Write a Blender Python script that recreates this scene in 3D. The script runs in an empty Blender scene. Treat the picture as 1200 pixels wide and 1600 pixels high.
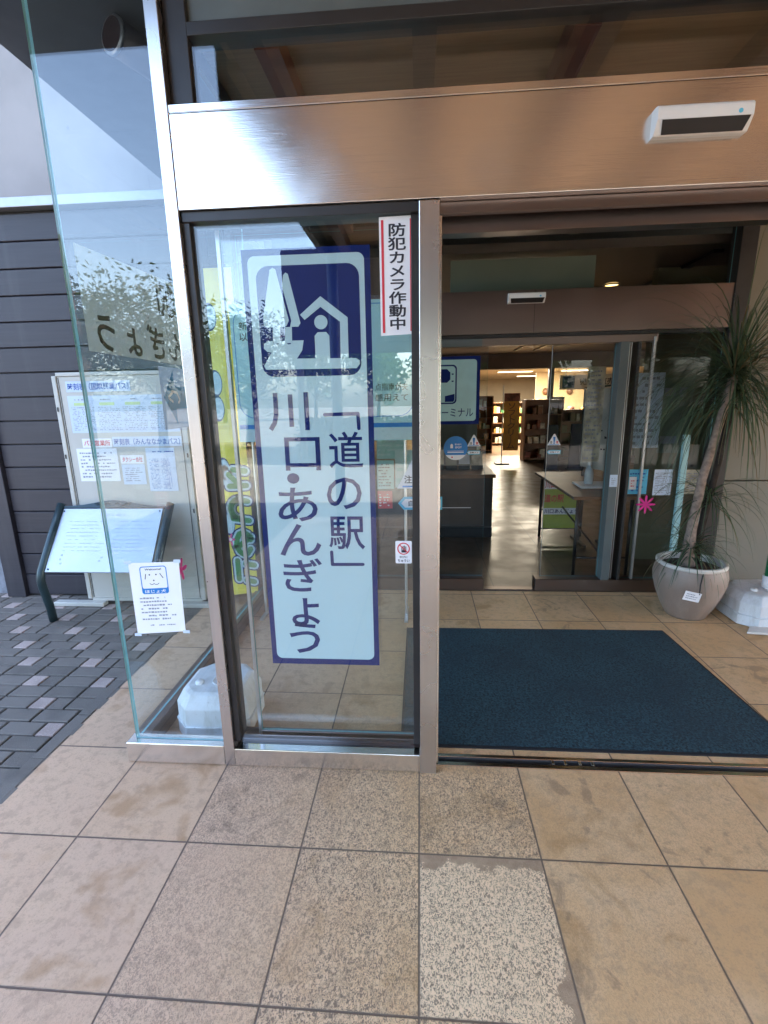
import bpy, bmesh, math, random
from mathutils import Vector, Matrix
PI = math.pi
S = bpy.context.scene
COL = S.collection
rnd = random.Random(11)

# ------------------------------------------------------------------ camera, sky, sun, exposure
cd = bpy.data.cameras.new('camera'); cam = bpy.data.objects.new('camera', cd); COL.objects.link(cam)
cd.sensor_fit = 'HORIZONTAL'; cd.sensor_width = 36.0; cd.lens = 758.619/1200*36.0
cd.clip_start = 0.02; cd.clip_end = 2000
def cam_axes(yaw, pitch, roll):
    cy, sy, cp, sp = math.cos(yaw), math.sin(yaw), math.cos(pitch), math.sin(pitch)
    f = Vector((-sy*cp, cy*cp, -sp)); r = Vector((cy, sy, 0)); u = r.cross(f)
    c, s = math.cos(roll), math.sin(roll)
    return c*r+s*u, -s*r+c*u, f
r_, u_, f_ = cam_axes(math.radians(4.34), math.radians(13.208), math.radians(-1.117))
cam.matrix_world = Matrix(((r_.x, u_.x, -f_.x, 0.005), (r_.y, u_.y, -f_.y, -1.701), (r_.z, u_.z, -f_.z, 1.5), (0, 0, 0, 1)))
S.camera = cam

SUN_EL, SUN_AZ = math.radians(50), math.radians(68)      # the sun stands to the right, slightly behind the building
w = bpy.data.worlds.new('World'); S.world = w; w.use_nodes = True
nt = w.node_tree; nt.nodes.clear()
sky = nt.nodes.new('ShaderNodeTexSky'); sky.sky_type = 'NISHITA'; sky.sun_disc = False
sky.sun_elevation = SUN_EL; sky.sun_rotation = SUN_AZ; sky.dust_density = 3.0; sky.air_density = 1.0
bg = nt.nodes.new('ShaderNodeBackground'); bg.inputs['Strength'].default_value = 0.15
wo = nt.nodes.new('ShaderNodeOutputWorld')
nt.links.new(sky.outputs[0], bg.inputs[0]); nt.links.new(bg.outputs[0], wo.inputs[0])
sl = bpy.data.lights.new('sun', 'SUN'); sl.energy = 5.0; sl.angle = math.radians(0.5); sl.color = (1.0, 0.95, 0.87)
sun = bpy.data.objects.new('sun', sl); COL.objects.link(sun)
sd = Vector((math.sin(SUN_AZ)*math.cos(SUN_EL), math.cos(SUN_AZ)*math.cos(SUN_EL), math.sin(SUN_EL)))
sun.rotation_euler = (-sd).to_track_quat('-Z', 'Y').to_euler()
S.view_settings.view_transform = 'Standard'; S.view_settings.look = 'None'; S.view_settings.gamma = 1
S.view_settings.exposure = 3.5
S.cycles.use_denoising = True
S.cycles.max_bounces = 10; S.cycles.diffuse_bounces = 5; S.cycles.glossy_bounces = 5
S.cycles.transparent_max_bounces = 40; S.cycles.sample_clamp_indirect = 6.0
S.cycles.caustics_reflective = False; S.cycles.caustics_refractive = False

# ------------------------------------------------------------------ materials
class NB:
    def __init__(s, name):
        s.m = bpy.data.materials.new(name); s.m.use_nodes = True
        s.t = s.m.node_tree; s.t.nodes.clear(); s.out = s.t.nodes.new('ShaderNodeOutputMaterial')
    def n(s, typ, **kw):
        nd = s.t.nodes.new('ShaderNode'+typ)
        for k, v in kw.items():
            if k.startswith('i_'): s.put(nd.inputs[k[2:].replace('_', ' ')], v)
            else: setattr(nd, k, v)
        return nd
    def put(s, sock, v):
        if isinstance(v, bpy.types.NodeSocket): s.t.links.new(v, sock)
        elif isinstance(v, (tuple, list)) and sock.type == 'RGBA' and len(v) == 3: sock.default_value = (*v, 1)
        else: sock.default_value = v
    def math(s, op, a, b=0.0, c=None, clamp=False):
        nd = s.t.nodes.new('ShaderNodeMath'); nd.operation = op; nd.use_clamp = clamp
        s.put(nd.inputs[0], a); s.put(nd.inputs[1], b)
        if c is not None: s.put(nd.inputs[2], c)
        return nd.outputs[0]
    def mix(s, f, a, b, blend='MIX'):
        nd = s.t.nodes.new('ShaderNodeMix'); nd.data_type = 'RGBA'; nd.blend_type = blend
        s.put(nd.inputs[0], f); s.put(nd.inputs[6], a); s.put(nd.inputs[7], b)
        return nd.outputs[2]
    def co(s, kind='Object'):
        return s.t.nodes.new('ShaderNodeTexCoord').outputs[kind]
    def scale(s, v, sc):
        nd = s.t.nodes.new('ShaderNodeMapping'); s.put(nd.inputs[0], v); nd.inputs['Scale'].default_value = sc
        return nd.outputs[0]
    def noise(s, v, sc, det=2.0, rough=0.5, dist=0.0):
        nd = s.t.nodes.new('ShaderNodeTexNoise'); s.put(nd.inputs['Vector'], v)
        nd.inputs['Scale'].default_value = sc; nd.inputs['Detail'].default_value = det
        nd.inputs['Roughness'].default_value = rough; nd.inputs['Distortion'].default_value = dist
        return nd.outputs[0]
    def ramp(s, f, lo, hi, a=0.0, b=1.0):
        nd = s.t.nodes.new('ShaderNodeMapRange'); nd.interpolation_type = 'SMOOTHSTEP'
        s.put(nd.inputs[0], f); s.put(nd.inputs[1], lo); s.put(nd.inputs[2], hi); s.put(nd.inputs[3], a); s.put(nd.inputs[4], b)
        return nd.outputs[0]
    def bump(s, h, strength=0.3, dist=0.01):
        nd = s.t.nodes.new('ShaderNodeBump'); nd.inputs['Strength'].default_value = strength; nd.inputs['Distance'].default_value = dist
        s.put(nd.inputs['Height'], h); return nd.outputs[0]
    def pbsdf(s, **kw):
        nd = s.n('BsdfPrincipled')
        for k, v in kw.items(): s.put(nd.inputs[k.replace('_', ' ')], v)
        s.t.links.new(nd.outputs[0], s.out.inputs[0]); return nd

def plain(name, col, rough=0.6, metal=0.0, var=0.12, sc=9.0, bump=0.0, spec=0.5, bsc=None):
    b = NB(name); v = b.co()
    f = b.ramp(b.noise(v, sc, 4.0), 0.3, 0.7)
    lo = tuple(c*(1-var) for c in col); hi = tuple(min(1, c*(1+var)) for c in col)
    k = dict(Base_Color=b.mix(f, lo, hi), Roughness=rough, Metallic=metal)
    if bump: k['Normal'] = b.bump(b.noise(v, bsc or sc*8, 3.0), bump, 0.004)
    p = b.pbsdf(**k); p.inputs['Specular IOR Level'].default_value = spec
    return b.m
def glow(name, col, strength):
    b = NB(name); e = b.n('Emission', i_Color=(*col, 1), i_Strength=strength)
    b.t.links.new(e.outputs[0], b.out.inputs[0]); return b.m
def glass(name, tint, extra=0.0):
    b = NB(name); g = b.n('NewGeometry')
    d = b.n('VectorMath', operation='DOT_PRODUCT'); b.put(d.inputs[0], g.outputs['Incoming']); b.put(d.inputs[1], g.outputs['Normal'])
    c = b.math('SUBTRACT', 1.0, b.math('ABSOLUTE', d.outputs['Value']), clamp=True)
    fr = b.math('ADD', b.math('MULTIPLY', b.math('POWER', c, 5.0), 0.95), 0.045+extra, clamp=True)
    tr = b.n('BsdfTransparent', i_Color=(*tint, 1)); gl = b.n('BsdfGlossy', i_Color=(1, 1, 1, 1)); gl.inputs['Roughness'].default_value = 0.0
    mx = b.n('MixShader'); b.put(mx.inputs[0], fr); b.t.links.new(tr.outputs[0], mx.inputs[1]); b.t.links.new(gl.outputs[0], mx.inputs[2])
    b.t.links.new(mx.outputs[0], b.out.inputs[0]); return b.m

M = {}
M['glass'] = glass('clear_glass', (0.965, 0.985, 0.98), 0.008)
M['inner_glass'] = glass('inner_glass', (0.95, 0.965, 0.96), -0.027)
M['glass_edge'] = plain('glass_edge', (0.22, 0.47, 0.50), 0.15, var=0.1)
def steel(name, col, rough, aniso, stretch, bs=0.05):
    b = NB(name); v = b.co()
    f = b.noise(b.scale(v, stretch), 1.0, 3.0, 0.6)
    big = b.ramp(b.noise(v, 2.3, 3.0), 0.3, 0.7, -0.015, 0.015)
    p = b.pbsdf(Base_Color=b.mix(f, tuple(c*.9 for c in col), col), Metallic=1.0, Roughness=b.math('ADD', b.math('ADD', big, rough), b.ramp(b.noise(v, 4, 4.0, 0.55), .5, .75, 0.0, .05)), Normal=b.bump(f, bs, 0.001))
    p.inputs['Anisotropic'].default_value = aniso
    return b.m
M['steel'] = steel('brushed_steel', (0.86, 0.81, 0.76), 0.18, 0.0, (2, 2, 420), 0.22)
M['steel_post'] = steel('brushed_steel_post', (0.66, 0.62, 0.60), 0.27, 0.0, (300, 300, 3), 0.015)
M['steel_dark'] = steel('bronze_steel', (0.22, 0.175, 0.16), 0.30, 0.0, (3, 3, 400), 0.12)
M['alu'] = plain('satin_aluminium', (0.55, 0.57, 0.58), 0.35, 0.9, var=0.05)
M['frame_dark'] = plain('dark_bronze_frame', (0.035, 0.032, 0.032), 0.4, 0.3, var=0.1)
M['frame_grey'] = plain('grey_painted_frame', (0.11, 0.13, 0.13), 0.45, 0.1, var=0.06)
M['black'] = plain('black_plastic', (0.012, 0.012, 0.014), 0.35, var=0.1)
M['rubber'] = plain('black_rubber', (0.015, 0.015, 0.017), 0.7, var=0.1)
M['white'] = plain('white_plastic', (0.78, 0.79, 0.80), 0.4, var=0.03, sc=5)
def dirty_white():
    b = NB('weathered_white_plastic'); v = b.co(); n = b.noise(b.scale(v, (10, 10, 3)), 1.0, 6.0, 0.7); f = b.noise(v, 55, 4.0, 0.7)
    c = b.mix(b.ramp(n, .40, .72), (0.66, 0.68, 0.70), (0.50, 0.50, 0.48)); c = b.mix(b.ramp(f, .60, .72, 0, .5), c, (0.30, 0.28, 0.25))
    b.pbsdf(Base_Color=c, Roughness=0.5, Normal=b.bump(f, 0.08, 0.002)); return b.m
M['white_dirty'] = dirty_white()
M['paper'] = plain('white_paper', (0.80, 0.80, 0.82), 0.7, var=0.02)
M['board_white'] = plain('notice_board_white', (0.50, 0.48, 0.43), 0.45, var=0.04, sc=3)
M['paper_blue'] = plain('pale_blue_paper', (0.55, 0.64, 0.76), 0.6, var=0.05)
M['vinyl_white'] = plain('pale_vinyl', (0.50, 0.66, 0.71), 0.6, var=0.02, sc=3, spec=0.1)
M['vinyl_navy'] = plain('navy_vinyl', (0.008, 0.020, 0.13), 0.6, var=0.04, spec=0.08)
M['ink'] = plain('black_ink', (0.02, 0.02, 0.03), 0.6, var=0.05)
M['ink_grey'] = plain('grey_ink', (0.27, 0.28, 0.33), 0.6, var=0.05)
M['ink_blue'] = plain('blue_ink', (0.01, 0.075, 0.36), 0.5, var=0.05)
M['ink_red'] = plain('red_ink', (0.62, 0.03, 0.05), 0.5, var=0.05)
M['sign_blue'] = plain('blue_vinyl', (0.02, 0.20, 0.56), 0.35, var=0.05)
M['cyan'] = plain('cyan_vinyl', (0.10, 0.48, 0.70), 0.4, var=0.05)
M['pink'] = plain('pink_sticker', (0.75, 0.03, 0.28), 0.5, var=0.08)
M['teal_print'] = plain('pale_teal_print', (0.36, 0.60, 0.62), 0.4, var=0.05)
M['blue_poster'] = plain('light_blue_poster', (0.38, 0.66, 0.72), 0.5, var=0.08, sc=2)
M['yellow'] = plain('yellow_cloth', (0.80, 0.70, 0.07), 0.8, var=0.12, sc=5)
M['green'] = plain('green_print', (0.07, 0.26, 0.08), 0.7, var=0.15)
M['plaque_metal'] = plain('satin_plaque_metal', (0.42, 0.44, 0.47), 0.42, 0.75, var=0.05, sc=3)
M['plaque_green'] = plain('dark_green_cast_metal', (0.022, 0.042, 0.048), 0.35, 0.3, var=0.15, sc=12, bump=0.05)
M['pot'] = plain('beige_pot_glaze', (0.29, 0.22, 0.175), 0.45, var=0.07, sc=6, bump=0.04)
def pot_mat():
    b = NB('beige_pot_glaze'); v = b.co(); n = b.noise(b.scale(v, (7, 7, 1.6)), 1.0, 5.0, 0.65); f = b.noise(v, 140, 3.0, 0.7)
    c = b.mix(b.ramp(n, .35, .7), (0.25, 0.19, 0.155), (0.32, 0.25, 0.205)); c = b.mix(b.ramp(f, .55, .72, 0, .35), c, (0.16, 0.12, 0.10))
    b.pbsdf(Base_Color=c, Roughness=0.5, Normal=b.bump(f, 0.15, 0.002)); return b.m
M['pot'] = pot_mat()
M['pot_rim'] = plain('pale_pot_rim', (0.62, 0.59, 0.54), 0.45, var=0.06)
M['soil'] = plain('dark_soil', (0.07, 0.045, 0.032), 0.95, var=0.5, sc=60, bump=0.8)
M['bark'] = plain('grey_brown_bark', (0.27, 0.20, 0.16), 0.9, var=0.3, sc=30, bump=0.6)
M['green_pole'] = plain('green_pole_paint', (0.0, 0.20, 0.07), 0.35, var=0.05)
M['wood_ceiling'] = NB('x').m
M['cream'] = plain('cream_wall', (0.52, 0.46, 0.36), 0.7, var=0.05, sc=2)
M['olive'] = plain('olive_wall', (0.16, 0.14, 0.08), 0.7, var=0.12, sc=2)
M['ceil_dark'] = plain('dark_brown_ceiling', (0.07, 0.055, 0.048), 0.45, var=0.15, sc=2)
M['greygreen'] = plain('grey_green_board', (0.16, 0.19, 0.155), 0.5, var=0.08, sc=2)
M['fascia_dark'] = plain('dark_brown_fascia', (0.012, 0.011, 0.012), 0.9, spec=0.08)
M['bark_dark'] = plain('dark_bark', (0.05, 0.042, 0.036), 0.95, var=0.3, sc=20, spec=0.1)
M['soffit'] = plain('dark_blue_grey_soffit', (0.055, 0.07, 0.09), 0.6, var=0.08)
M['rafter'] = plain('red_brown_rafter', (0.085, 0.032, 0.026), 0.5, var=0.2, sc=6)
M['concrete'] = plain('fair_faced_concrete', (0.19, 0.175, 0.168), 0.75, var=0.09, sc=2.2, bump=0.05)
M['hole'] = plain('tie_hole_plug', (0.17, 0.16, 0.165), 0.8)
M['stone'] = plain('grey_rough_stone', (0.20, 0.20, 0.22), 0.85, var=0.3, sc=14, bump=0.6)
M['grey_panel'] = plain('grey_wall_panel', (0.21, 0.20, 0.165), 0.6, var=0.06, sc=2)
M['flash'] = plain('pale_metal_flashing', (0.36, 0.37, 0.40), 0.4, 0.5, var=0.05)
M['asphalt'] = plain('grey_forecourt_asphalt', (0.085, 0.078, 0.07), 0.9, var=0.2, sc=20, bump=0.4)
M['brown_wood'] = plain('brown_wood', (0.16, 0.075, 0.035), 0.45, var=0.25, sc=5)
M['shelf_red'] = plain('red_brown_goods', (0.22, 0.07, 0.04), 0.6, var=0.5, sc=10)
M['navy_cloth'] = plain('navy_cloth', (0.012, 0.014, 0.035), 0.8, var=0.2)
M['orange'] = plain('orange_cloth', (0.62, 0.30, 0.06), 0.8, var=0.12)
M['goods'] = plain('pale_goods', (0.45, 0.42, 0.33), 0.7, var=0.4, sc=12)
M['mount'] = plain('camera_housing', (0.05, 0.045, 0.055), 0.35, 0.2, var=0.1)
M['lens'] = plain('dark_lens_glass', (0.02, 0.008, 0.012), 0.06, var=0.1)
M['ring'] = plain('grey_ring', (0.30, 0.34, 0.40), 0.3, 0.6, var=0.05)

def slat_mat():
    b = NB('stained_plank_cladding'); v = b.co()
    g = b.n('NewGeometry').outputs['Random Per Island']
    grain = b.noise(b.scale(v, (1.2, 1.2, 26)), 2.0, 5.0, 0.6)
    c = b.mix(b.ramp(grain, .3, .7), (0.021, 0.0175, 0.0235), (0.031, 0.026, 0.033))
    c = b.mix(b.math('MULTIPLY', g, 0.35), c, (0.040, 0.034, 0.042))
    st = b.noise(b.scale(v, (9, 9, .7)), 1.0, 5.0, 0.65)
    c = b.mix(b.ramp(st, .52, .75, 0, .45), c, (0.055, 0.050, 0.054))
    b.pbsdf(Base_Color=c, Roughness=0.55, Normal=b.bump(grain, 0.15, 0.003)); return b.m
M['slat'] = slat_mat()
def timber(nm, k):
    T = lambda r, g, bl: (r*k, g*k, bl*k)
    b = NB(nm); v = b.co()
    grain = b.noise(b.scale(v, (3, 60, 3)), 1.0, 4.0, 0.6)
    big = b.noise(v, 1.6, 3.0)
    c = b.mix(b.ramp(grain, .3, .7), T(0.52, 0.34, 0.20), T(0.66, 0.46, 0.28))
    c = b.mix(b.ramp(big, .35, .7, 0, .5), c, T(0.42, 0.26, 0.14))
    b.pbsdf(Base_Color=c, Roughness=0.5, Normal=b.bump(grain, 0.2, 0.003)); return b.m
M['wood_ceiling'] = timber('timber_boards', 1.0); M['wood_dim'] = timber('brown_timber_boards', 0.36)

def tile_mat():
    b = NB('stone_floor_tiles'); v = b.co()
    sp = b.n('SeparateXYZ'); b.put(sp.inputs[0], v)
    ux = b.math('DIVIDE', sp.outputs[0], 0.405); vy = b.math('DIVIDE', b.math('ADD', sp.outputs[1], 0.365), 0.447)
    iu, iv = b.math('FLOOR', ux), b.math('FLOOR', vy); fu, fv = b.math('FRACT', ux), b.math('FRACT', vy)
    cell = b.n('CombineXYZ'); b.put(cell.inputs[0], iu); b.put(cell.inputs[1], iv)
    wn = b.n('TexWhiteNoise', noise_dimensions='2D'); b.put(wn.inputs['Vector'], cell.outputs[0])
    hs = b.n('SeparateColor'); b.put(hs.inputs[0], wn.outputs['Color']); h1, h2, h3 = hs.outputs[0], hs.outputs[1], hs.outputs[2]
    eu = b.math('MINIMUM', fu, b.math('SUBTRACT', 1.0, fu)); ev = b.math('MINIMUM', fv, b.math('SUBTRACT', 1.0, fv))
    edge = b.math('MINIMUM', b.math('MULTIPLY', eu, 0.405), b.math('MULTIPLY', ev, 0.447))
    wob = b.math('MULTIPLY', b.math('SUBTRACT', b.noise(v, 60, 2.0), 0.5), 0.0016)
    joint = b.ramp(b.math('ADD', edge, wob), 0.0017, 0.0034, 1.0, 0.0)
    chip = b.ramp(b.math('ADD', edge, b.math('MULTIPLY', b.math('SUBTRACT', b.noise(v, 22, 3.0), 0.5), 0.010)), 0.0025, 0.0055, 0.5, 0.0)
    # every tile gets its own shift of the texture
    off = b.n('VectorMath', operation='MULTIPLY_ADD'); b.put(off.inputs[0], wn.outputs['Color']); off.inputs[1].default_value = (7, 7, 7); b.put(off.inputs[2], v)
    tv = off.outputs[0]
    cloud = b.noise(tv, 3.2, 5.0, 0.6, 0.6); fine = b.noise(tv, 150, 3.0, 0.7); mid = b.noise(tv, 26, 4.0, 0.65)
    isx = lambda k: b.math('COMPARE', iu, float(k), 0.25)
    isy = lambda k: b.math('COMPARE', iv, float(k), 0.25)
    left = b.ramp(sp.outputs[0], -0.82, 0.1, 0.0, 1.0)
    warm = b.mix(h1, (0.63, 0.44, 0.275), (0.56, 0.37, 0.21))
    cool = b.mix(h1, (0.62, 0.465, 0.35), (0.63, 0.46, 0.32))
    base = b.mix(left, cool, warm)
    base = b.mix(b.ramp(cloud, .36, .66, 0.0, 0.50), base, (0.67, 0.51, 0.36))
    base = b.mix(b.math('MULTIPLY', b.ramp(mid, .48, .64), 0.35), base, (0.34, 0.26, 0.18))
    # rust and damp stains
    st = b.math('MULTIPLY', b.ramp(b.noise(tv, 4.5, 4.0, 0.55, 0.5), .54, .68), b.ramp(h2, .25, .8, 0.2, 0.75))
    base = b.mix(st, base, (0.40, 0.255, 0.125))
    st2 = b.math('MULTIPLY', b.ramp(b.noise(tv, 6.0, 5.0, 0.6, 1.0), .57, .65), b.ramp(h3, .45, .75, 0.0, 0.55))
    base = b.mix(st2, base, (0.23, 0.17, 0.12))
    # tooled worm-track surface, deepest on the middle tiles
    worm = b.noise(b.scale(tv, (1.25, .85, 1)), 150, 2.0, 0.55, 1.2)
    pits = b.ramp(worm, .40, .53, 1.0, 0.0)
    mids = b.math('ADD', isx(-1), isx(0), clamp=True)
    amt = b.math('ADD', b.math('MULTIPLY', mids, 0.95), b.math('MULTIPLY', isx(-2), 0.5), clamp=True)
    amt = b.math('ADD', amt, b.ramp(h3, .3, .9, .05, .25), clamp=True)
    worn = b.math('MULTIPLY', isx(0), isy(-1))
    amt = b.math('MULTIPLY', amt, b.ramp(sp.outputs[1], -0.02, 0.06, 1.0, 0.25))
    amt = b.math('MULTIPLY', amt, b.ramp(cloud, .25, .5, .55, 1.0))
    amt = b.math('MAXIMUM', amt, b.math('MULTIPLY', worn, 0.8))
    base = b.mix(b.math('MULTIPLY', worn, 0.8), base, (0.82, 0.66, 0.50))
    pk = b.math('MULTIPLY', pits, amt)
    base = b.mix(b.math('MULTIPLY', pk, 0.88), base, (0.17, 0.13, 0.105))
    base = b.mix(b.math('MULTIPLY', b.math('MULTIPLY', b.ramp(worm, .53, .62), amt), 0.4), base, (0.80, 0.635, 0.48))
    base = b.mix(b.math('MULTIPLY', b.ramp(fine, .5, .7), 0.28), base, (0.24, 0.17, 0.12))
    # the scaled-off tile: its skin has come away along the far edge and the right edge
    pn = b.math('MULTIPLY', b.math('SUBTRACT', b.noise(v, 13, 6.0, 0.7), 0.5), 0.52)
    far = b.math('ADD', b.math('SUBTRACT', 1.0, fv), pn)
    rgt = b.math('ADD', b.math('ADD', b.math('SUBTRACT', 1.0, fu), b.math('MULTIPLY', fv, 0.16)), pn)
    peel = b.math('MULTIPLY', b.ramp(b.math('MINIMUM', far, rgt), 0.066, 0.098, 1.0, 0.0), worn)
    base = b.mix(peel, base, b.mix(b.ramp(mid, .35, .65), (0.31, 0.225, 0.165), (0.38, 0.285, 0.21)))
    base = b.mix(b.math('MAXIMUM', joint, 0.0), b.mix(chip, base, (0.22, 0.165, 0.125)), (0.135, 0.10, 0.08))
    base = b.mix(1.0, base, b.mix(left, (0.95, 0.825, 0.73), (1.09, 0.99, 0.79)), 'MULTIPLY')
    hgt = b.math('SUBTRACT', b.math('SUBTRACT', b.math('MULTIPLY', fine, 0.15), b.math('MULTIPLY', pk, 0.8)), b.math('MULTIPLY', joint, 1.6))
    hgt = b.math('SUBTRACT', hgt, b.math('MULTIPLY', peel, 0.9))
    rough = b.ramp(cloud, .3, .7, .5, .72)
    b.pbsdf(Base_Color=base, Roughness=rough, Normal=b.bump(hgt, 0.55, 0.002)); return b.m
M['tile'] = tile_mat()
def paver_mat(name, c1, c2):
    b = NB(name); v = b.co(); g = b.n('NewGeometry').outputs['Random Per Island']
    n1 = b.noise(v, 260, 3.0, 0.7); n2 = b.noise(v, 7, 4.0)
    c = b.mix(g, c1, c2); c = b.mix(b.ramp(n1, .42, .62, 0, .6), c, tuple(x*1.9 for x in c1)); c = b.mix(b.ramp(n2, .45, .75, 0, .4), c, tuple(x*.6 for x in c1))
    b.pbsdf(Base_Color=c, Roughness=0.85, Normal=b.bump(n1, 0.5, 0.002)); return b.m
M['paver'] = paver_mat('dark_block_paver', (0.105, 0.090, 0.076), (0.165, 0.143, 0.122))
M['paver_light'] = paver_mat('pinkish_block_paver', (0.29, 0.225, 0.195), (0.36, 0.285, 0.25))
M['paver_bed'] = plain('dark_joint_sand', (0.03, 0.029, 0.03), 0.95, var=0.2)
def mat_carpet():
    b = NB('blue_loop_carpet'); v = b.co()
    n1 = b.noise(v, 95, 4.0, 0.8); n2 = b.noise(v, 3.0, 3.0); n3 = b.noise(v, 40, 3.0, 0.7)
    c = b.mix(b.ramp(n1, .38, .62), (0.0015, 0.006, 0.010), (0.018, 0.071, 0.094))
    c = b.mix(b.ramp(n3, .42, .68, 0, .55), c, (0.008, 0.040, 0.056))
    c = b.mix(b.ramp(n2, .35, .7, 0, .55), c, (0.006, 0.022, 0.034))
    b.pbsdf(Base_Color=c, Roughness=0.95, Normal=b.bump(n1, 0.9, 0.004)); return b.m
M['carpet'] = mat_carpet()
def hall_floor_mat():
    b = NB('polished_brown_floor'); v = b.co()
    br = b.n('TexBrick'); b.put(br.inputs['Vector'], v)
    for k, x in (('Scale', 1.0), ('Mortar Size', 0.004), ('Brick Width', 0.6), ('Row Height', 0.6)): br.inputs[k].default_value = x
    br.offset = 0.0
    for k, x in (('Color1', (0.135, 0.085, 0.048, 1)), ('Color2', (0.165, 0.105, 0.06, 1)), ('Mortar', (0.05, 0.035, 0.025, 1))): br.inputs[k].default_value = x
    n = b.noise(v, 5, 4.0)
    b.pbsdf(Base_Color=b.mix(b.ramp(n, .35, .7, 0, .5), br.outputs[0], (0.10, 0.062, 0.036)), Roughness=b.ramp(n, .3, .7, .28, .42)); return b.m
M['hall_floor'] = hall_floor_mat()
def film_mat():
    b = NB('frosted_beige_film'); v = b.co(); n = b.noise(v, 5, 3.0)
    c = b.mix(n, (0.31, 0.305, 0.255), (0.36, 0.355, 0.30))
    d = b.n('BsdfDiffuse'); t = b.n('BsdfTranslucent'); b.put(d.inputs[0], c); b.put(t.inputs[0], c)
    mx = b.n('MixShader'); mx.inputs[0].default_value = 0.6
    b.t.links.new(d.outputs[0], mx.inputs[1]); b.t.links.new(t.outputs[0], mx.inputs[2]); b.t.links.new(mx.outputs[0], b.out.inputs[0]); return b.m
M['film'] = film_mat()
def leaf_mat(name, c1, c2, tr=0.35):
    b = NB(name); g = b.n('NewGeometry').outputs['Random Per Island']; c = b.mix(g, c1, c2)
    if 'palm' in name: c = b.mix(b.ramp(g, .90, .93), c, (0.16, 0.12, 0.055))
    d = b.n('BsdfPrincipled'); b.put(d.inputs['Base Color'], c); d.inputs['Roughness'].default_value = 0.45
    t = b.n('BsdfTranslucent'); b.put(t.inputs[0], c)
    mx = b.n('MixShader'); mx.inputs[0].default_value = tr
    b.t.links.new(d.outputs[0], mx.inputs[1]); b.t.links.new(t.outputs[0], mx.inputs[2]); b.t.links.new(mx.outputs[0], b.out.inputs[0]); return b.m
M['palm_leaf'] = leaf_mat('palm_leaf', (0.045, 0.078, 0.042), (0.11, 0.16, 0.08), 0.2)
M['tree_leaf'] = leaf_mat('tree_leaf', (0.022, 0.042, 0.016), (0.055, 0.085, 0.03))
M['tree_leaf_far'] = leaf_mat('far_tree_leaf', (0.04, 0.085, 0.03), (0.07, 0.125, 0.045))

# ------------------------------------------------------------------ geometry helpers
def wl(o):
    v = Vector((0, 0, 0))
    while o is not None: v += o.location; o = o.parent
    return v
class FR:                                   # a flat frame in space: origin, right, up; normal towards the reader
    def __init__(s, o, u, v): s.o, s.u, s.v = Vector(o), Vector(u).normalized(), Vector(v).normalized(); s.n = s.u.cross(s.v)
    def p(s, a, b, d=0.0): return s.o + s.u*a + s.v*b + s.n*d
def front(y): return FR((0, y, 0), (1, 0, 0), (0, 0, 1))          # coordinates are world x and z, facing the camera side
_gl = {}
def glyph_mesh(txt, bold):
    k = (txt, bold)
    if k not in _gl:
        c = bpy.data.curves.new('t', 'FONT'); c.body = txt; c.size = 1.0; c.offset = bold; c.resolution_u = 3
        o = bpy.data.objects.new('t', c); COL.objects.link(o)
        me = bpy.data.meshes.new_from_object(o.evaluated_get(bpy.context.evaluated_depsgraph_get()))
        vs = [(v.co.x, v.co.y) for v in me.vertices]; fs = [tuple(p.vertices) for p in me.polygons]
        bpy.data.objects.remove(o); bpy.data.curves.remove(c); bpy.data.meshes.remove(me)
        _gl[k] = (vs, fs)
    return _gl[k]
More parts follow.
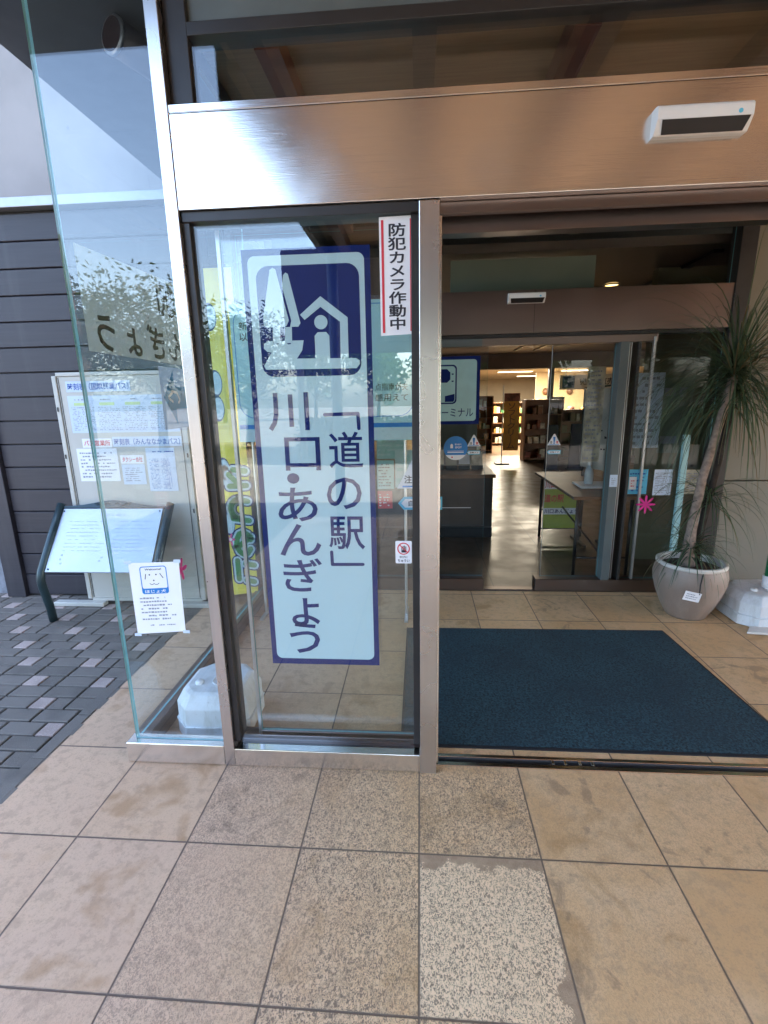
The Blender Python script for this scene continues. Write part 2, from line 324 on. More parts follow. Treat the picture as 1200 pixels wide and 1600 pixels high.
class MB:
    def __init__(s): s.bm = bmesh.new()
    def faces(s, vs, fs, mi=0):
        bv = [s.bm.verts.new(v) for v in vs]
        for f in fs:
            try: s.bm.faces.new([bv[i] for i in f]).material_index = mi
            except ValueError: pass
        return s
    def box(s, a, b, mi=0):
        x0, y0, z0 = a; x1, y1, z1 = b
        return s.faces([(x0,y0,z0),(x1,y0,z0),(x1,y1,z0),(x0,y1,z0),(x0,y0,z1),(x1,y0,z1),(x1,y1,z1),(x0,y1,z1)],
                       [(3,2,1,0),(4,5,6,7),(0,1,5,4),(1,2,6,5),(2,3,7,6),(3,0,4,7)], mi)
    def prism(s, poly, fr, d0, d1, mi=0):
        n = len(poly); A = [fr.p(a, b, d0) for a, b in poly]; B = [fr.p(a, b, d1) for a, b in poly]
        return s.faces(A+B, [tuple(range(n))[::-1], tuple(range(n, 2*n))] + [(i, (i+1) % n, n+(i+1) % n, n+i) for i in range(n)], mi)
    def flat(s, poly, fr, d=0.0, mi=0): return s.faces([fr.p(a, b, d) for a, b in poly], [tuple(range(len(poly)))], mi)
    def rect(s, x0, y0, x1, y1, fr, d=0.0, mi=0): return s.flat([(x0,y0),(x1,y0),(x1,y1),(x0,y1)], fr, d, mi)
    def ring(s, outer, inner, fr, d=0.0, mi=0):
        n = len(outer); return s.faces([fr.p(a,b,d) for a,b in outer]+[fr.p(a,b,d) for a,b in inner], [(i,(i+1)%n,n+(i+1)%n,n+i) for i in range(n)], mi)
    def text(s, txt, x0, y0, x1, y1, fr, d=0.0, bold=0.0, mi=0):          # the line of writing fills the given box
        vs, fs = glyph_mesh(txt, bold)
        if not vs: return s
        ax, bx = min(v[0] for v in vs), max(v[0] for v in vs); ay, by = min(v[1] for v in vs), max(v[1] for v in vs)
        sx, sy = (x1-x0)/max(bx-ax, 1e-6), (y1-y0)/max(by-ay, 1e-6)
        return s.faces([fr.p(x0+(a-ax)*sx, y0+(b-ay)*sy, d) for a, b in vs], fs, mi)
    def glyph(s, ch, cx, cy, w, h, fr, d=0.0, bold=0.0, mi=0):
        if bold >= .012:                    # heavy type: the stroke laid down several times, each a hair aside
            for k, (i, j) in enumerate(((0,0),(1,0),(-1,0),(0,1),(0,-1),(.7,.7),(-.7,-.7),(.7,-.7),(-.7,.7))):
                s.glyph(ch, cx+i*bold*w, cy+j*bold*h, w, h, fr, d+k*.00002, 0.0, mi)
            return s
        vs, fs = glyph_mesh(ch, bold)
        return s.faces([fr.p(cx+(a-.5)*w, cy+(b-.375)*h, d) for a, b in vs], fs, mi)
    def tube(s, pts, r, n=10, mi=0, cap=True):
        pts = [Vector(p) for p in pts]; rs = r if isinstance(r, (list, tuple)) else [r]*len(pts)
        rings = []; ref = None
        for i, p in enumerate(pts):
            t = (pts[min(i+1, len(pts)-1)]-pts[max(i-1, 0)]).normalized()
            if ref is None: ref = Vector((0, 0, 1)) if abs(t.z) < .9 else Vector((1, 0, 0))
            a = ref - t*ref.dot(t); a.normalize(); ref = a; c = t.cross(a)
            rings.append([s.bm.verts.new(p+(a*math.cos(2*PI*k/n)+c*math.sin(2*PI*k/n))*rs[i]) for k in range(n)])
        for A, B in zip(rings, rings[1:]):
            for k in range(n): s.bm.faces.new((A[k], A[(k+1)%n], B[(k+1)%n], B[k])).material_index = mi
        if cap:
            s.bm.faces.new(rings[0][::-1]).material_index = mi; s.bm.faces.new(rings[-1]).material_index = mi
        return s
    def lathe(s, prof, c, n=40, mi=0):
        rings = [[s.bm.verts.new((c[0]+r*math.cos(2*PI*k/n), c[1]+r*math.sin(2*PI*k/n), c[2]+z)) for k in range(n)] for r, z in prof]
        for A, B in zip(rings, rings[1:]):
            for k in range(n): s.bm.faces.new((A[k], A[(k+1)%n], B[(k+1)%n], B[k])).material_index = mi
        return s
    def bevel(s, w, seg=2):
        bmesh.ops.bevel(s.bm, geom=list(s.bm.edges), offset=w, segments=seg, affect='EDGES', profile=0.5, clamp_overlap=True); return s
    def done(s, name, mats, parent=None, smooth=False, flip=True):
        off = wl(parent) if parent else Vector((0, 0, 0))
        for v in s.bm.verts: v.co -= off
        if flip: bmesh.ops.recalc_face_normals(s.bm, faces=list(s.bm.faces))
        me = bpy.data.meshes.new(name); s.bm.to_mesh(me); s.bm.free()
        for m in (mats if isinstance(mats, (list, tuple)) else [mats]): me.materials.append(M[m] if isinstance(m, str) else m)
        if smooth:
            for p in me.polygons: p.use_smooth = True
        o = bpy.data.objects.new(name, me); COL.objects.link(o)
        if parent: o.parent = parent
        return o
def tag(o, label, cat, group=None):
    o['label'] = label; o['category'] = cat
    if group: o['group'] = group
    return o
def thing(name, label, cat, loc=(0, 0, 0), group=None):
    o = bpy.data.objects.new(name, None); COL.objects.link(o); o.location = loc; o.empty_display_size = 0.1
    return tag(o, label, cat, group)
def struct(o, kind='structure'): o['kind'] = kind; return o
def box(name, a, b, mat, parent=None, bev=0.0):
    m = MB().box(a, b)
    if bev: m.bevel(bev)
    return m.done(name, mat, parent)
def rrect(x0, y0, x1, y1, r, n=6):
    pts = []
    for cx, cy, a0 in ((x1-r, y1-r, 0), (x0+r, y1-r, 90), (x0+r, y0+r, 180), (x1-r, y0+r, 270)):
        for i in range(n+1):
            a = math.radians(a0+90*i/n); pts.append((cx+r*math.cos(a), cy+r*math.sin(a)))
    return pts
def circ(cx, cy, r, n=32): return [(cx+r*math.cos(2*PI*i/n), cy+r*math.sin(2*PI*i/n)) for i in range(n)]
def fine_print(m, fr, x0, y0, x1, y1, rows, d, mi=0, fill=.8, rng=rnd, ragged=True, hk=.22):   # rows of tiny marks where the print is too small to read
    h = (y1-y0)/rows
    for i in range(rows):
        yc = y1-(i+.5)*h; x = x0; end = x1 if not ragged else x0+(x1-x0)*rng.uniform(.72, 1.0)
        while x < end:
            wd = rng.uniform(.35, .8)*h
            if rng.random() < fill: m.rect(x, yc-h*hk*rng.uniform(.6, 1.2), min(x+wd, end), yc+h*hk*rng.uniform(.6, 1.2), fr, d, mi)
            x += wd+h*.16
    return m
M['film_ink'] = plain('mirrored_print', (0.085, 0.082, 0.075), 0.7)
M['film_grey'] = plain('grey_film', (0.36, 0.40, 0.42), 0.6, var=0.04)
M['arrow_blue'] = plain('faded_blue_print', (0.10, 0.26, 0.40), 0.6, var=0.05)
M['bottle_plastic'] = plain('translucent_bottle', (0.45, 0.52, 0.55), 0.2, var=0.05)
M['lime'] = plain('yellow_green_cloth', (0.36, 0.42, 0.06), 0.7, var=0.1)
M['orange_wall'] = plain('warm_orange_wall', (0.58, 0.44, 0.24), 0.7, var=0.06)
M['engraved'] = plain('engraved_lines', (0.36, 0.38, 0.42), 0.5, 0.3)

def film2(name, col):
    b = NB(name); d = b.n('BsdfDiffuse'); t = b.n('BsdfTranslucent'); b.put(d.inputs[0], col); b.put(t.inputs[0], col)
    mx = b.n('MixShader'); mx.inputs[0].default_value = 0.6
    b.t.links.new(d.outputs[0], mx.inputs[1]); b.t.links.new(t.outputs[0], mx.inputs[2]); b.t.links.new(mx.outputs[0], b.out.inputs[0]); return b.m
M['film_grey'] = film2('grey_film', (0.33, 0.37, 0.41)); M['arrow_blue'] = film2('faded_blue_print', (0.11, 0.29, 0.46))
M['hilite'] = plain('pale_lime_highlight', (0.52, 0.66, 0.30), 0.6)
# ------------------------------------------------------------------ ground
m = MB(); m.faces([(-1.62,-4.3,0),(14,-4.3,0),(14,1.94,0),(-1.62,1.94,0)], [(0,1,2,3)])
struct(m.done('tile_floor', 'tile'))
m = MB(); m.faces([(-60,-90,-.03),(60,-90,-.03),(60,-4.305,-.03),(-60,-4.305,-.03)], [(0,1,2,3)]); struct(m.done('road', 'asphalt'))
# block paving on the left: blocks of one by two units with pinkish square blocks in a diagonal order
m = MB(); U = .0985; g = .0048
def block(i0, j0, wi, mi):
    x1 = -1.70-i0*U; x0 = x1-wi*U; y0 = -3.01+j0*U; y1 = y0+U
    if x0 > -1.70 or y0 > 1.74: return
    z = rnd.uniform(-.0015, .0015)
    m.faces([(x0+g,y0+g,-.03),(x1-g,y0+g,-.03),(x1-g,y1-g,-.03),(x0+g,y1-g,-.03),
             (x0+g+.004,y0+g+.004,z),(x1-g-.004,y0+g+.004,z),(x1-g-.004,y1-g-.004,z),(x0+g+.004,y1-g-.004,z),
             (x0+g,y0+g,z-.004),(x1-g,y0+g,z-.004),(x1-g,y1-g,z-.004),(x0+g,y1-g,z-.004)],
            [(4,5,6,7),(8,9,5,4),(9,10,6,5),(10,11,7,6),(11,8,4,7),(0,1,9,8),(1,2,10,9),(2,3,11,10),(3,0,8,11)], mi)
for j in range(0, 50):
    if j % 2 == 1:
        ph = (j//2) % 4; i = -(1 if ph in (1, 2) else 0)
        while i < 62: block(i, j, 2, 0); i += 2
    else:
        lt = {0: 0, 2: 2}[j % 4]; i = lt-4
        while i < 62:
            block(i, j, 1, 1); block(i+1, j, 2, 0); block(i+3, j, 1, 0); i += 4
struct(m.done('block_paving', ['paver', 'paver_light']))
m = MB(); m.faces([(-12,-4.3,-.012),(-1.62,-4.3,-.012),(-1.62,1.76,-.012),(-12,1.76,-.012)], [(0,1,2,3)]); struct(m.done('paving_bed_ground', 'paver_bed'))
m = MB()
for k in range(16): m.box((-1.692,-3.0+k*.3+.003,-.03), (-1.625,-3.0+(k+1)*.3-.003,.001))
m.bevel(.003,1); struct(m.done('edging_kerb', 'paver'))

# ------------------------------------------------------------------ buildings and roofs
wall = thing('plank_wall', 'dark purplish grey horizontal plank wall behind the notice board', 'wall', (-2.2,1.75,0))
m = MB(); z = 0.012
while z < 2.70:
    z1 = min(z+.1715, 2.77); m.box((-3.14,1.75,z+.0035), (-1.46,1.79,z1-.0035)); z = z1
m.bevel(.004,1); m.done('cladding', 'slat', wall)
box('backing', (-3.14,1.778,0), (-1.46,1.90,2.77), 'frame_dark', wall)
box('corner_trim', (-3.30,1.72,.0), (-3.145,1.90,2.77), 'slat', wall, .004)
box('flashing', (-3.34,1.70,2.775), (-1.46,1.92,2.835), 'flash', wall, .004)
cw = thing('concrete_wall', 'pale fair-faced concrete wall with round tie holes above the dark planks', 'wall', (-6,2.95,0))
box('wall_face', (-16,2.95,0), (-2.14,3.2,7.0), 'concrete', cw); box('wall_face', (-2.139,2.951,0), (-1.37,3.2,3.298), 'concrete', cw)
for x in (-2.08,-2.62,-3.03,-3.93,-4.83):
    for z in (3.16,3.83,4.5): MB().prism(circ(x,z,.014,16), front(2.95), -.004, .0015).done('tie_hole', 'hole', cw)
box('joint', (-2.36,2.9485,2.6), (-2.355,2.9495,4.5), 'hole', cw)
box('building_mass', (-16,3.201,0), (-2.02,22,7.0), 'concrete', cw)
box('ledge', (-3.34,1.921,2.74), (-1.37,2.949,2.80), 'flash', cw)
sw = tag(box('stone_wall', (-16,1.80,-.02), (-3.31,2.2,2.838), 'stone'), 'rough grey stone wall left of the dark plank wall', 'wall')
roof = thing('building_roof', 'dark blue grey roof soffit jutting out above the glass corner', 'roof', (3,5,3.3))
box('soffit', (-2.13,-1.15,3.30), (12,2.949,3.36), 'soffit', roof)
box('roof_slab', (-2.18,-1.20,3.365), (12,24,3.75), 'soffit', roof)
cn = thing('entrance_canopy', 'timber lined entrance canopy with dark red-brown rafters mirrored in the steel header', 'canopy', (2,-3,3.2))
box('boarding', (-1.02,-4.2,3.22), (9,-1.21,3.30), 'wood_ceiling', cn)
box('boarding', (-1.0,-1.20,3.262), (9,-.05,3.297), 'wood_ceiling', cn)
for x in (-.82,.03,.86,1.72,2.6,3.5): box('rafter', (x-.055,-4.2,3.10), (x+.055,-.06,3.217), 'rafter', cn)
box('fascia', (-1.07,-4.26,3.05), (9.05,-4.205,3.45), 'soffit', cn); box('fascia', (-1.08,-4.2,3.05), (-1.022,-1.21,3.45), 'soffit', cn)
for x, y in ((-.95,-3.95),(3.4,-3.95)):
    o = thing('canopy_post', 'grey steel canopy post standing out in the forecourt, '+('near its left edge' if x < 0 else 'farther to the right'), 'post', (x,y,0), 'posts of the entrance canopy')
    MB().tube([(x,y,0),(x,y,3.2)], .06, 16).done('shaft', 'frame_grey', o, True); MB().tube([(x,y,0),(x,y,.02)], .11, 16).done('foot_plate', 'frame_grey', o)

sh = thing('added_shelter', 'long dark shelter added across the forecourt, its deep fascia darkening the main pane reflection', 'shelter', (6,-11,0))  # added shape: deep dark fascia gives the main pane something dark to reflect
box('fascia', (-2.85,-9.2,2.45), (18,-9.0,4.5), 'fascia_dark', sh); box('roof', (-2.9,-13,4.2), (18,-9.201,4.4), 'soffit', sh)
for x in (-2.7,1.5,6,12): MB().tube([(x,-9.5,-.03),(x,-9.5,4.19)], .08, 12).done('post', 'frame_grey', sh, True)

# ------------------------------------------------------------------ the glazed entrance screen
es = thing('entrance_screen', 'glazed entrance screen with brushed steel posts, wide steel header and frameless glass corner', 'entrance', (-.4,.03,0))
m = MB().box((-.815,-.002,0), (-.772,.10,3.29)).bevel(.0025,2); m.done('post', 'steel_post', es)
m = MB().box((.004,-.004,0), (.069,.10,2.098)).bevel(.0025,2); m.done('post', 'steel_post', es)
m = MB().box((-.7715,0,2.103), (3.2,.16,2.372)).bevel(.002,2); m.done('header', 'steel', es)
m = MB().box((-.7715,.0008,2.3745), (3.2,.155,2.398)).bevel(.002,1); m.done('header_cap', 'steel', es)
m = MB().box((-.770,.012,2.072), (.0035,.10,2.1025)); m.box((-.7715,.018,.108),(-.748,.095,2.0715)); m.box((-.022,.03,.108),(.0035,.095,2.0715)); m.bevel(.0015,1); m.done('pane_frame', 'frame_dark', es)
m = MB().box((-1.243,-.003,.004), (-.8155,.062,.096)).bevel(.003,2); m.done('base_rail', 'steel', es)
m = MB().box((-.7715,-.003,.004), (.0035,.045,.084)).bevel(.003,2); m.done('base_rail', 'steel', es)
m = MB().box((-.7715,.046,.004), (.0035,.15,.070)); m.box((-.7715,.078,.0705),(.0035,.086,.092)); m.box((-.7715,.125,.0705),(.0035,.133,.092)); m.bevel(.002,1); m.done('track_sill', 'steel_dark', es)
m = MB().box((-1.243,.0625,.004), (-1.172,1.90,.094)).bevel(.003,2); m.done('side_rail', 'steel_dark', es)
def pane(name, a, b, parent, mat='glass', axis='y', edges=True):
    m = MB(); x0,y0,z0 = a; x1,y1,z1 = b
    m.box(a, b)
    for f in m.bm.faces: 
        f.normal_update(); n = f.normal
        big = abs(n.y) > .5 if axis == 'y' else abs(n.x) > .5
        f.material_index = 0 if big else 1
    return m.done(name, [mat, 'glass_edge' if edges else 'frame_dark'], parent)
pane('corner_pane', (-1.213,.028,.097), (-.8155,.038,3.28), es)
pane('side_pane', (-1.213,.0395,.095), (-1.203,1.90,3.28), es, axis='x')
pane('main_pane', (-.7475,.035,.085), (-.0225,.045,2.0715), es, edges=False)
pane('transom_pane', (-.70,.045,2.3985), (3.2,.055,2.585), es, edges=False)
box('transom_mullion', (-.771,.03,2.3985), (-.701,.10,3.2), 'frame_dark', es, .002)
box('transom_bar', (-.70,.025,2.586), (3.2,.10,2.622), 'frame_dark', es, .002)
box('fascia_panel', (-.70,.05,2.623), (3.2,.07,3.2), 'frame_grey', es)
m = MB().box((.0695,.10,2.03), (3.2,.158,2.1025)); m.box((.0695,.035,2.068),(3.2,.06,2.1025)); m.bevel(.002,1); m.done('door_rail', 'steel_dark', es)
box('door_stop', (.0695,.035,.02), (.078,.098,2.065), 'steel', es, .001)
# floor guide of the sliding door with its slots
gd = thing('floor_guide', 'flat steel sliding door guide in the floor in front of the blue mat', 'door track', (1.2,.075,0))
m = MB().box((.070,.040,-.01), (3.2,.062,.006)); m.box((.070,.090,-.01),(3.2,.108,.007)); m.bevel(.0012,1); m.done('guide_strip', 'steel', gd)
box('slot', (.070,.0625,-.012), (3.2,.0895,.0015), 'black', gd)
for x in (.55,.60,.66,.71): box('roller', (x,.066,.0016), (x+.012,.086,.008), 'steel', gd, .001)
# parked sliding door behind the main pane
sdr = thing('sliding_door', 'frameless glass sliding door parked open behind the fixed pane', 'sliding door', (-.3,.115,0))
pane('door_glass', (-.686,.110,.095), (.062,.120,2.09), sdr)
m = MB().box((-.700,.106,.075), (-.6865,.124,2.095)).bevel(.001,1); m.done('edge_strip', 'alu', sdr)
m = MB().box((-.686,.104,.071), (.062,.1245,.0945)).bevel(.002,1); m.done('bottom_shoe', 'steel_dark', sdr)
# door sensors
def sensor(x0, x1, z0, z1, y, label, d):
    o = thing('door_sensor', label, 'sensor', ((x0+x1)/2,y,z0), 'motion sensors over the doors')
    h = z1-z0; w = x1-x0
    prof = [(0,h),(d*.55,h),(d*.85,h*.97),(d*.97,h*.88),(d,h*.75),(d,h*.46),(d*.50,h*.03),(d*.42,0),(0,0)]
    m = MB(); k = len(prof); vs = [(x, y-a, z0+b) for x in (x0,x1) for a, b in prof]
    m.faces(vs, [tuple(range(k)), tuple(range(k,2*k))]+[(i,(i+1)%k,k+(i+1)%k,k+i) for i in range(k)]); m.done('housing', 'white', o)
    sl_ = Vector((0,-d*.5,h*.43)); ln = sl_.length; fr = FR(Vector((x0,y-d*.5,z0+h*.03)), (1,0,0), sl_)
    MB().prism([(w*.08,ln*.02),(w*.94,ln*.02),(w*.97,ln*.97),(w*.05,ln*.97)], fr, .0006, .0025).done('lens_strip', 'black', o)
    if h > .06: MB().prism(circ(x0+w*.86,z0+h*.60,.006,14), front(y-d*.955), 0, .003).done('indicator', 'cyan', o)
    return o
sensor(.684,.945,2.226,2.297,0,'white sensor bar with black lens strip on the outer brushed steel header',.045)

# ------------------------------------------------------------------ the main sign on the fixed pane
YS = .0492
sg = thing('station_sign', 'tall white sign with navy border, emblem and two columns of writing on the main pane', 'sign', (-.375,.03,.455))
F0 = front(YS-.0010)
MB().prism([(-.594,.455),(-.158,.455),(-.158,1.993),(-.594,1.993)], front(YS+.0012), .0002, .0010).done('backing', 'vinyl_navy', sg)
F1 = front(YS)
MB().flat(rrect(-.574,.480,-.178,1.972,.024), F1, .0006).done('panel', 'vinyl_white', sg)
m = MB(); m.flat(rrect(-.548,1.580,-.196,1.940,.042), F1, .0011, 0)
EM = dict(
 tree2=[(-.460,1.877),(-.454,1.91),(-.445,1.918),(-.437,1.913),(-.403,1.756),(-.411,1.745),(-.440,1.745),(-.4345,1.765)],
 tree1=[(-.499,1.928),(-.489,1.934),(-.479,1.929),(-.443,1.766),(-.451,1.75),(-.461,1.745),(-.52,1.745),(-.531,1.752),(-.533,1.772)],
 t1=[(-.501,1.7448),(-.476,1.7448),(-.478,1.692),(-.504,1.692)], t2=[(-.457,1.7448),(-.434,1.7448),(-.436,1.692),(-.461,1.692)],
 ground=[(-.518,1.70),(-.504,1.70),(-.495,1.689),(-.485,1.689),(-.478,1.70),(-.461,1.70),(-.452,1.688),(-.442,1.688),(-.436,1.70),(-.395,1.70),(-.402,1.667),(-.422,1.640),(-.214,1.637),(-.202,1.629),(-.202,1.617),(-.213,1.603),(-.535,1.605),(-.541,1.618),(-.511,1.662),(-.526,1.665),(-.538,1.676),(-.536,1.692)],
 house=[(-.33,1.840),(-.239,1.77),(-.240,1.6385),(-.268,1.6385),(-.266,1.757),(-.331,1.806),(-.388,1.766),(-.403,1.783)],
 head=circ(-.332,1.757,.023), body=[(-.356,1.6385),(-.356,1.713),(-.345,1.725),(-.315,1.725),(-.305,1.713),(-.305,1.6385)])
for v in EM.values(): m.flat(v, F1, .0016, 1)
m.done('emblem', ['vinyl_navy', 'vinyl_white'], sg)
m = MB(); B = .010
for ch, x, z, ww, hh in (('川',-.458,1.462,.170,.150),('口',-.422,1.312,.170,.150),('・',-.462,1.216,.20,.17),('あ',-.453,1.118,.185,.150),('ん',-.452,.980,.180,.150),
                         ('ぎ',-.454,.835,.180,.150),('ょ',-.444,.700,.180,.165),('う',-.452,.572,.185,.155),
                         ('道',-.262,1.318,.132,.140),('の',-.274,1.164,.155,.155),('駅',-.270,1.010,.142,.142)):
    m.glyph(ch, x, z, ww, hh, F1, .0016, B)
def stroke(pts, wd, fr, d):
    for (a,b),(c,e) in zip(pts, pts[1:]):
        L = math.hypot(c-a,e-b); nx, nz = -(e-b)/L*wd/2, (c-a)/L*wd/2
        m.flat([(a+nx,b+nz),(a-nx,b-nz),(c-nx,e-nz),(c+nx,e+nz)], fr, d)
    for a, b in pts: m.flat(circ(a,b,wd/2,12), fr, d+.00005)
stroke([(-.333,1.446),(-.214,1.448),(-.212,1.396)], .0125, F1, .0016)
stroke([(-.331,.932),(-.330,.882),(-.212,.883)], .0125, F1, .0016)
m.done('lettering', 'vinyl_navy', sg)

# notice about the security camera
ns = thing('camera_notice', 'narrow white notice with two red bars and bold black writing beside the steel post', 'notice', (-.068,.03,1.705))
MB().prism([(-.125,1.705),(-.0085,1.709),(-.0085,2.069),(-.125,2.067)], front(.0345), .0002, .0012).done('sheet', 'paper', ns)
m = MB(); m.rect(-.1185,1.714,-.1105,2.058,front(.033),.0005); m.rect(-.0255,1.718,-.0185,2.060,front(.033),.0005); m.done('red_bar', 'ink_red', ns)
m = MB()
for i, ch in enumerate('防犯カメラ作動中'): m.glyph(ch, -.0675, 2.028-i*.0408, .060, .0405, front(.033), .0005, .022)
m.done('lettering', 'ink', ns)
# small warning sticker
fs = thing('hand_warning_sticker', 'small white sticker with a red prohibition ring right of the tall sign', 'sticker', (-.056,.03,.893))
MB().prism(rrect(-.0865,.893,-.0255,.981,.005,3), front(.0345), .0002, .0012).done('sheet', 'paper', fs)
F2 = front(.033)
m = MB(); m.ring(circ(-.056,.951,.0235), circ(-.056,.951,.0195), F2, .0006)
a = math.radians(-45); c, s = math.cos(a), math.sin(a)
m.flat([(-.056+c*p-s*q, .951+s*p+c*q) for p, q in ((-.02,-.0018),(.02,-.0018),(.02,.0018),(-.02,.0018))], F2, .0007); m.done('ring', 'ink_red', fs)
m = MB()
for k, (x, h) in enumerate(((-.064,.014),(-.059,.018),(-.054,.019),(-.049,.016))): m.rect(x,.940,x+.003,.944+h,F2,.0005)
m.rect(-.064,.936,-.046,.945,F2,.0005); m.text('ゆびに',-.071,.914,-.041,.923,F2,.0005,.02); m.text('ちゅうい',-.078,.898,-.034,.910,F2,.0005,.02); m.done('lettering', 'ink', fs)

# assistance dog poster taped on the corner pane
dp = thing('assistance_dog_poster', 'white laminated poster with a blue framed dog face taped on the corner pane', 'poster', (-1.035,.025,.59))
Fd = front(.0265)
MB().prism([(-1.136,.588),(-.934,.604),(-.928,.898),(-1.134,.890)], Fd, .0004, .0014).done('sheet', 'paper', dp)
Fp = FR((-1.136,.0265,.588), (.202,0,.012), (.0,0,1))
m = MB(); m.ring(rrect(.045,.170,.155,.285,.012), rrect(.0485,.192,.1515,.2815,.009), Fp, .002); m.flat(rrect(.045,.170,.155,.193,.010), Fp, .0021); m.done('badge', 'sign_blue', dp)
m = MB(); m.text('ほじょ犬',.057,.1735,.144,.188,Fp,.0026,.02); m.done('badge_lettering', 'paper', dp)
m = MB(); m.text('Welcome!',.066,.268,.134,.2765,Fp,.002,.02)
m.flat(circ(.083,.250,.0032,12),Fp,.002); m.flat(circ(.110,.250,.0032,12),Fp,.002); m.flat(circ(.098,.226,.0032,10),Fp,.002)
def thick(m, pts, wd, fr, d):
    for (a,b),(c,e) in zip(pts, pts[1:]):
        L = math.hypot(c-a,e-b) or 1e-6; nx, nz = -(e-b)/L*wd/2, (c-a)/L*wd/2
        m.flat([(a+nx,b+nz),(a-nx,b-nz),(c-nx,e-nz),(c+nx,e+nz)], fr, d)
thick(m, [(.068,.254),(.063,.232)], .003, Fp, .002); thick(m, [(.126,.254),(.138,.234)], .003, Fp, .002)
thick(m, [(.080,.214),(.086,.209),(.094,.210),(.098,.213),(.103,.209),(.112,.209),(.119,.214)], .0022, Fp, .002)
m.done('dog_face', 'ink', dp)
m = MB(); fine_print(m, Fp, .030, .055, .175, .160, 7, .002); fine_print(m, Fp, .060, .030, .165, .042, 1, .002, ragged=False); m.done('small_print', 'ink_grey', dp)
for q in ((-1.136,.892),(-.934,.900),(-1.134,.586),(-.930,.602)): MB().rect(q[0]-.014,q[1]-.006,q[0]+.014,q[1]+.007,Fd,.003).done('tape', 'paper_blue', dp)

# things on the side pane (x = -1.213 outside, -1.203 inside)
def flower(name, fr, cx, cy, r, label, n=5):
    o = tag(MB().flat([(cx+r*(.62+.38*math.cos(n*a))*math.cos(a), cy+r*(.62+.38*math.cos(n*a))*math.sin(a)) for a in [2*PI*i/60+PI/2 for i in range(60)]], fr, .0015).done(name, 'pink'), label, 'sticker', 'pink flower stickers on the glass')
    return o
SI = FR((-1.203,0,0), (0,1,0), (0,0,1))            # reads from inside: coordinates are world y and z
flower('flower_sticker', SI, .545, .672, .062, 'pink flower sticker on the side pane beside the dog poster')
ff = thing('film_sign', 'beige frosted film sign on the side pane, its Japanese writing seen mirrored', 'sign', (-1.204,.8,1.67))
SO = FR((-1.2145,0,0), (0,-1,0), (0,0,1))          # reads from outside: coordinates are -y and z
mk = ('ink_grey',)
m = MB(); SIt = FR((-1.2008,0,0), (0,-1,0), (0,0,1))
for ch, y in (('の',.90),('駅',.72),('」',.60)): m.glyph(ch, -y, 1.975, .150, .165, SIt, 0, .02)
for ch, y in (('あ',.93),('ん',.755),('ぎ',.575),('ょ',.39),('う',.20)): m.glyph(ch, -y, 1.765, .165, .155, SIt, 0, .02)
m.done('lettering', 'film_ink', ff, flip=False)
MB().flat([(-1.03,1.678),(-.085,1.689),(-.085,2.051),(-1.03,2.072)], FR((-1.2024,0,0),(0,-1,0),(0,0,1)), 0).done('film', 'film', ff)
ar = thing('arrow_sign', 'grey film sign with a blue arrow on the side pane below the mirrored writing', 'sign', (-1.204,.7,1.36))
MB().flat([(.560,1.372),(.98,1.372),(.98,1.664),(.560,1.664)], SI, .0008).done('film', 'film_grey', ar)
MB().flat([(.580,1.522),(.690,1.650),(.690,1.575),(.93,1.575),(.93,1.468),(.690,1.468),(.690,1.392)], SI, .0014).done('arrow', 'arrow_blue', ar)
m = MB(); thick(m, [(.665,1.50),(.620,1.522),(.665,1.545)], .012, SI, .0019); thick(m, [(.655,1.552),(.71,1.545),(.735,1.51),(.715,1.495)], .012, SI, .0019); m.done('scroll_mark', 'paper_blue', ar)
# ------------------------------------------------------------------ outside left: notice board, plaque, banner
nb = thing('notice_board', 'white freestanding notice board with timetables in front of the plank wall', 'notice board', (-2.06,1.62,0))
box('panel', (-2.495,1.605,.055), (-1.635,1.625,1.685), 'board_white', nb, .002)
m = MB()
for x in (-2.53,-1.632): m.box((x,1.597,.045),(x+.032,1.632,1.69))
m.box((-2.4975,1.597,1.6865),(-1.6325,1.632,1.712)); m.box((-2.4975,1.599,.030),(-1.6325,1.632,.0545)); m.bevel(.004,2); m.done('frame', 'board_white', nb)
for x in (-2.487,-1.648): box('frame_gap', (x,1.6025,.06), (x+.004,1.606,1.68), 'frame_dark', nb)
for x in (-2.58,-1.67):
    MB().box((x-.20,1.55,.001),(x+.20,1.61,.034)).bevel(.006,2).done('foot', 'board_white', nb)
for z in (1.45,1.12,.72):
    for x in (-2.522,-1.622): box('latch', (x,1.593,z), (x+.01,1.598,z+.03), 'frame_dark', nb)
NBF = front(1.604)
def strip(x0, z0, x1, z1, txt, ink, label):
    o = thing('heading_strip', label, 'heading', ((x0+x1)/2,1.604,z0), 'headings on the notice board')
    MB().rect(x0-.012,z0-.012,x1+.012,z1+.012,NBF,.001).done('paper_strip', 'paper_blue' if ink == 'ink_blue' else 'paper', o)
    m = MB(); m.text(txt,x0,z0,x1,z1,NBF,.0018,.016); m.done('lettering', ink, o)
strip(-2.425,1.592,-1.985,1.640,'時刻表（国際興業バス）','ink_blue','blue heading above the wide timetable at the top of the notice board')
strip(-2.37,1.208,-2.175,1.248,'バス営業所','ink_red','red heading above the left sheet in the lower half of the notice board')
strip(-2.145,1.212,-1.665,1.258,'時刻表（みんななかまバス）','ink_blue','blue heading across the right middle of the notice board')
strip(-2.105,1.092,-1.955,1.128,'タクシー会社','ink_red','red taxi heading in the middle of the notice board')
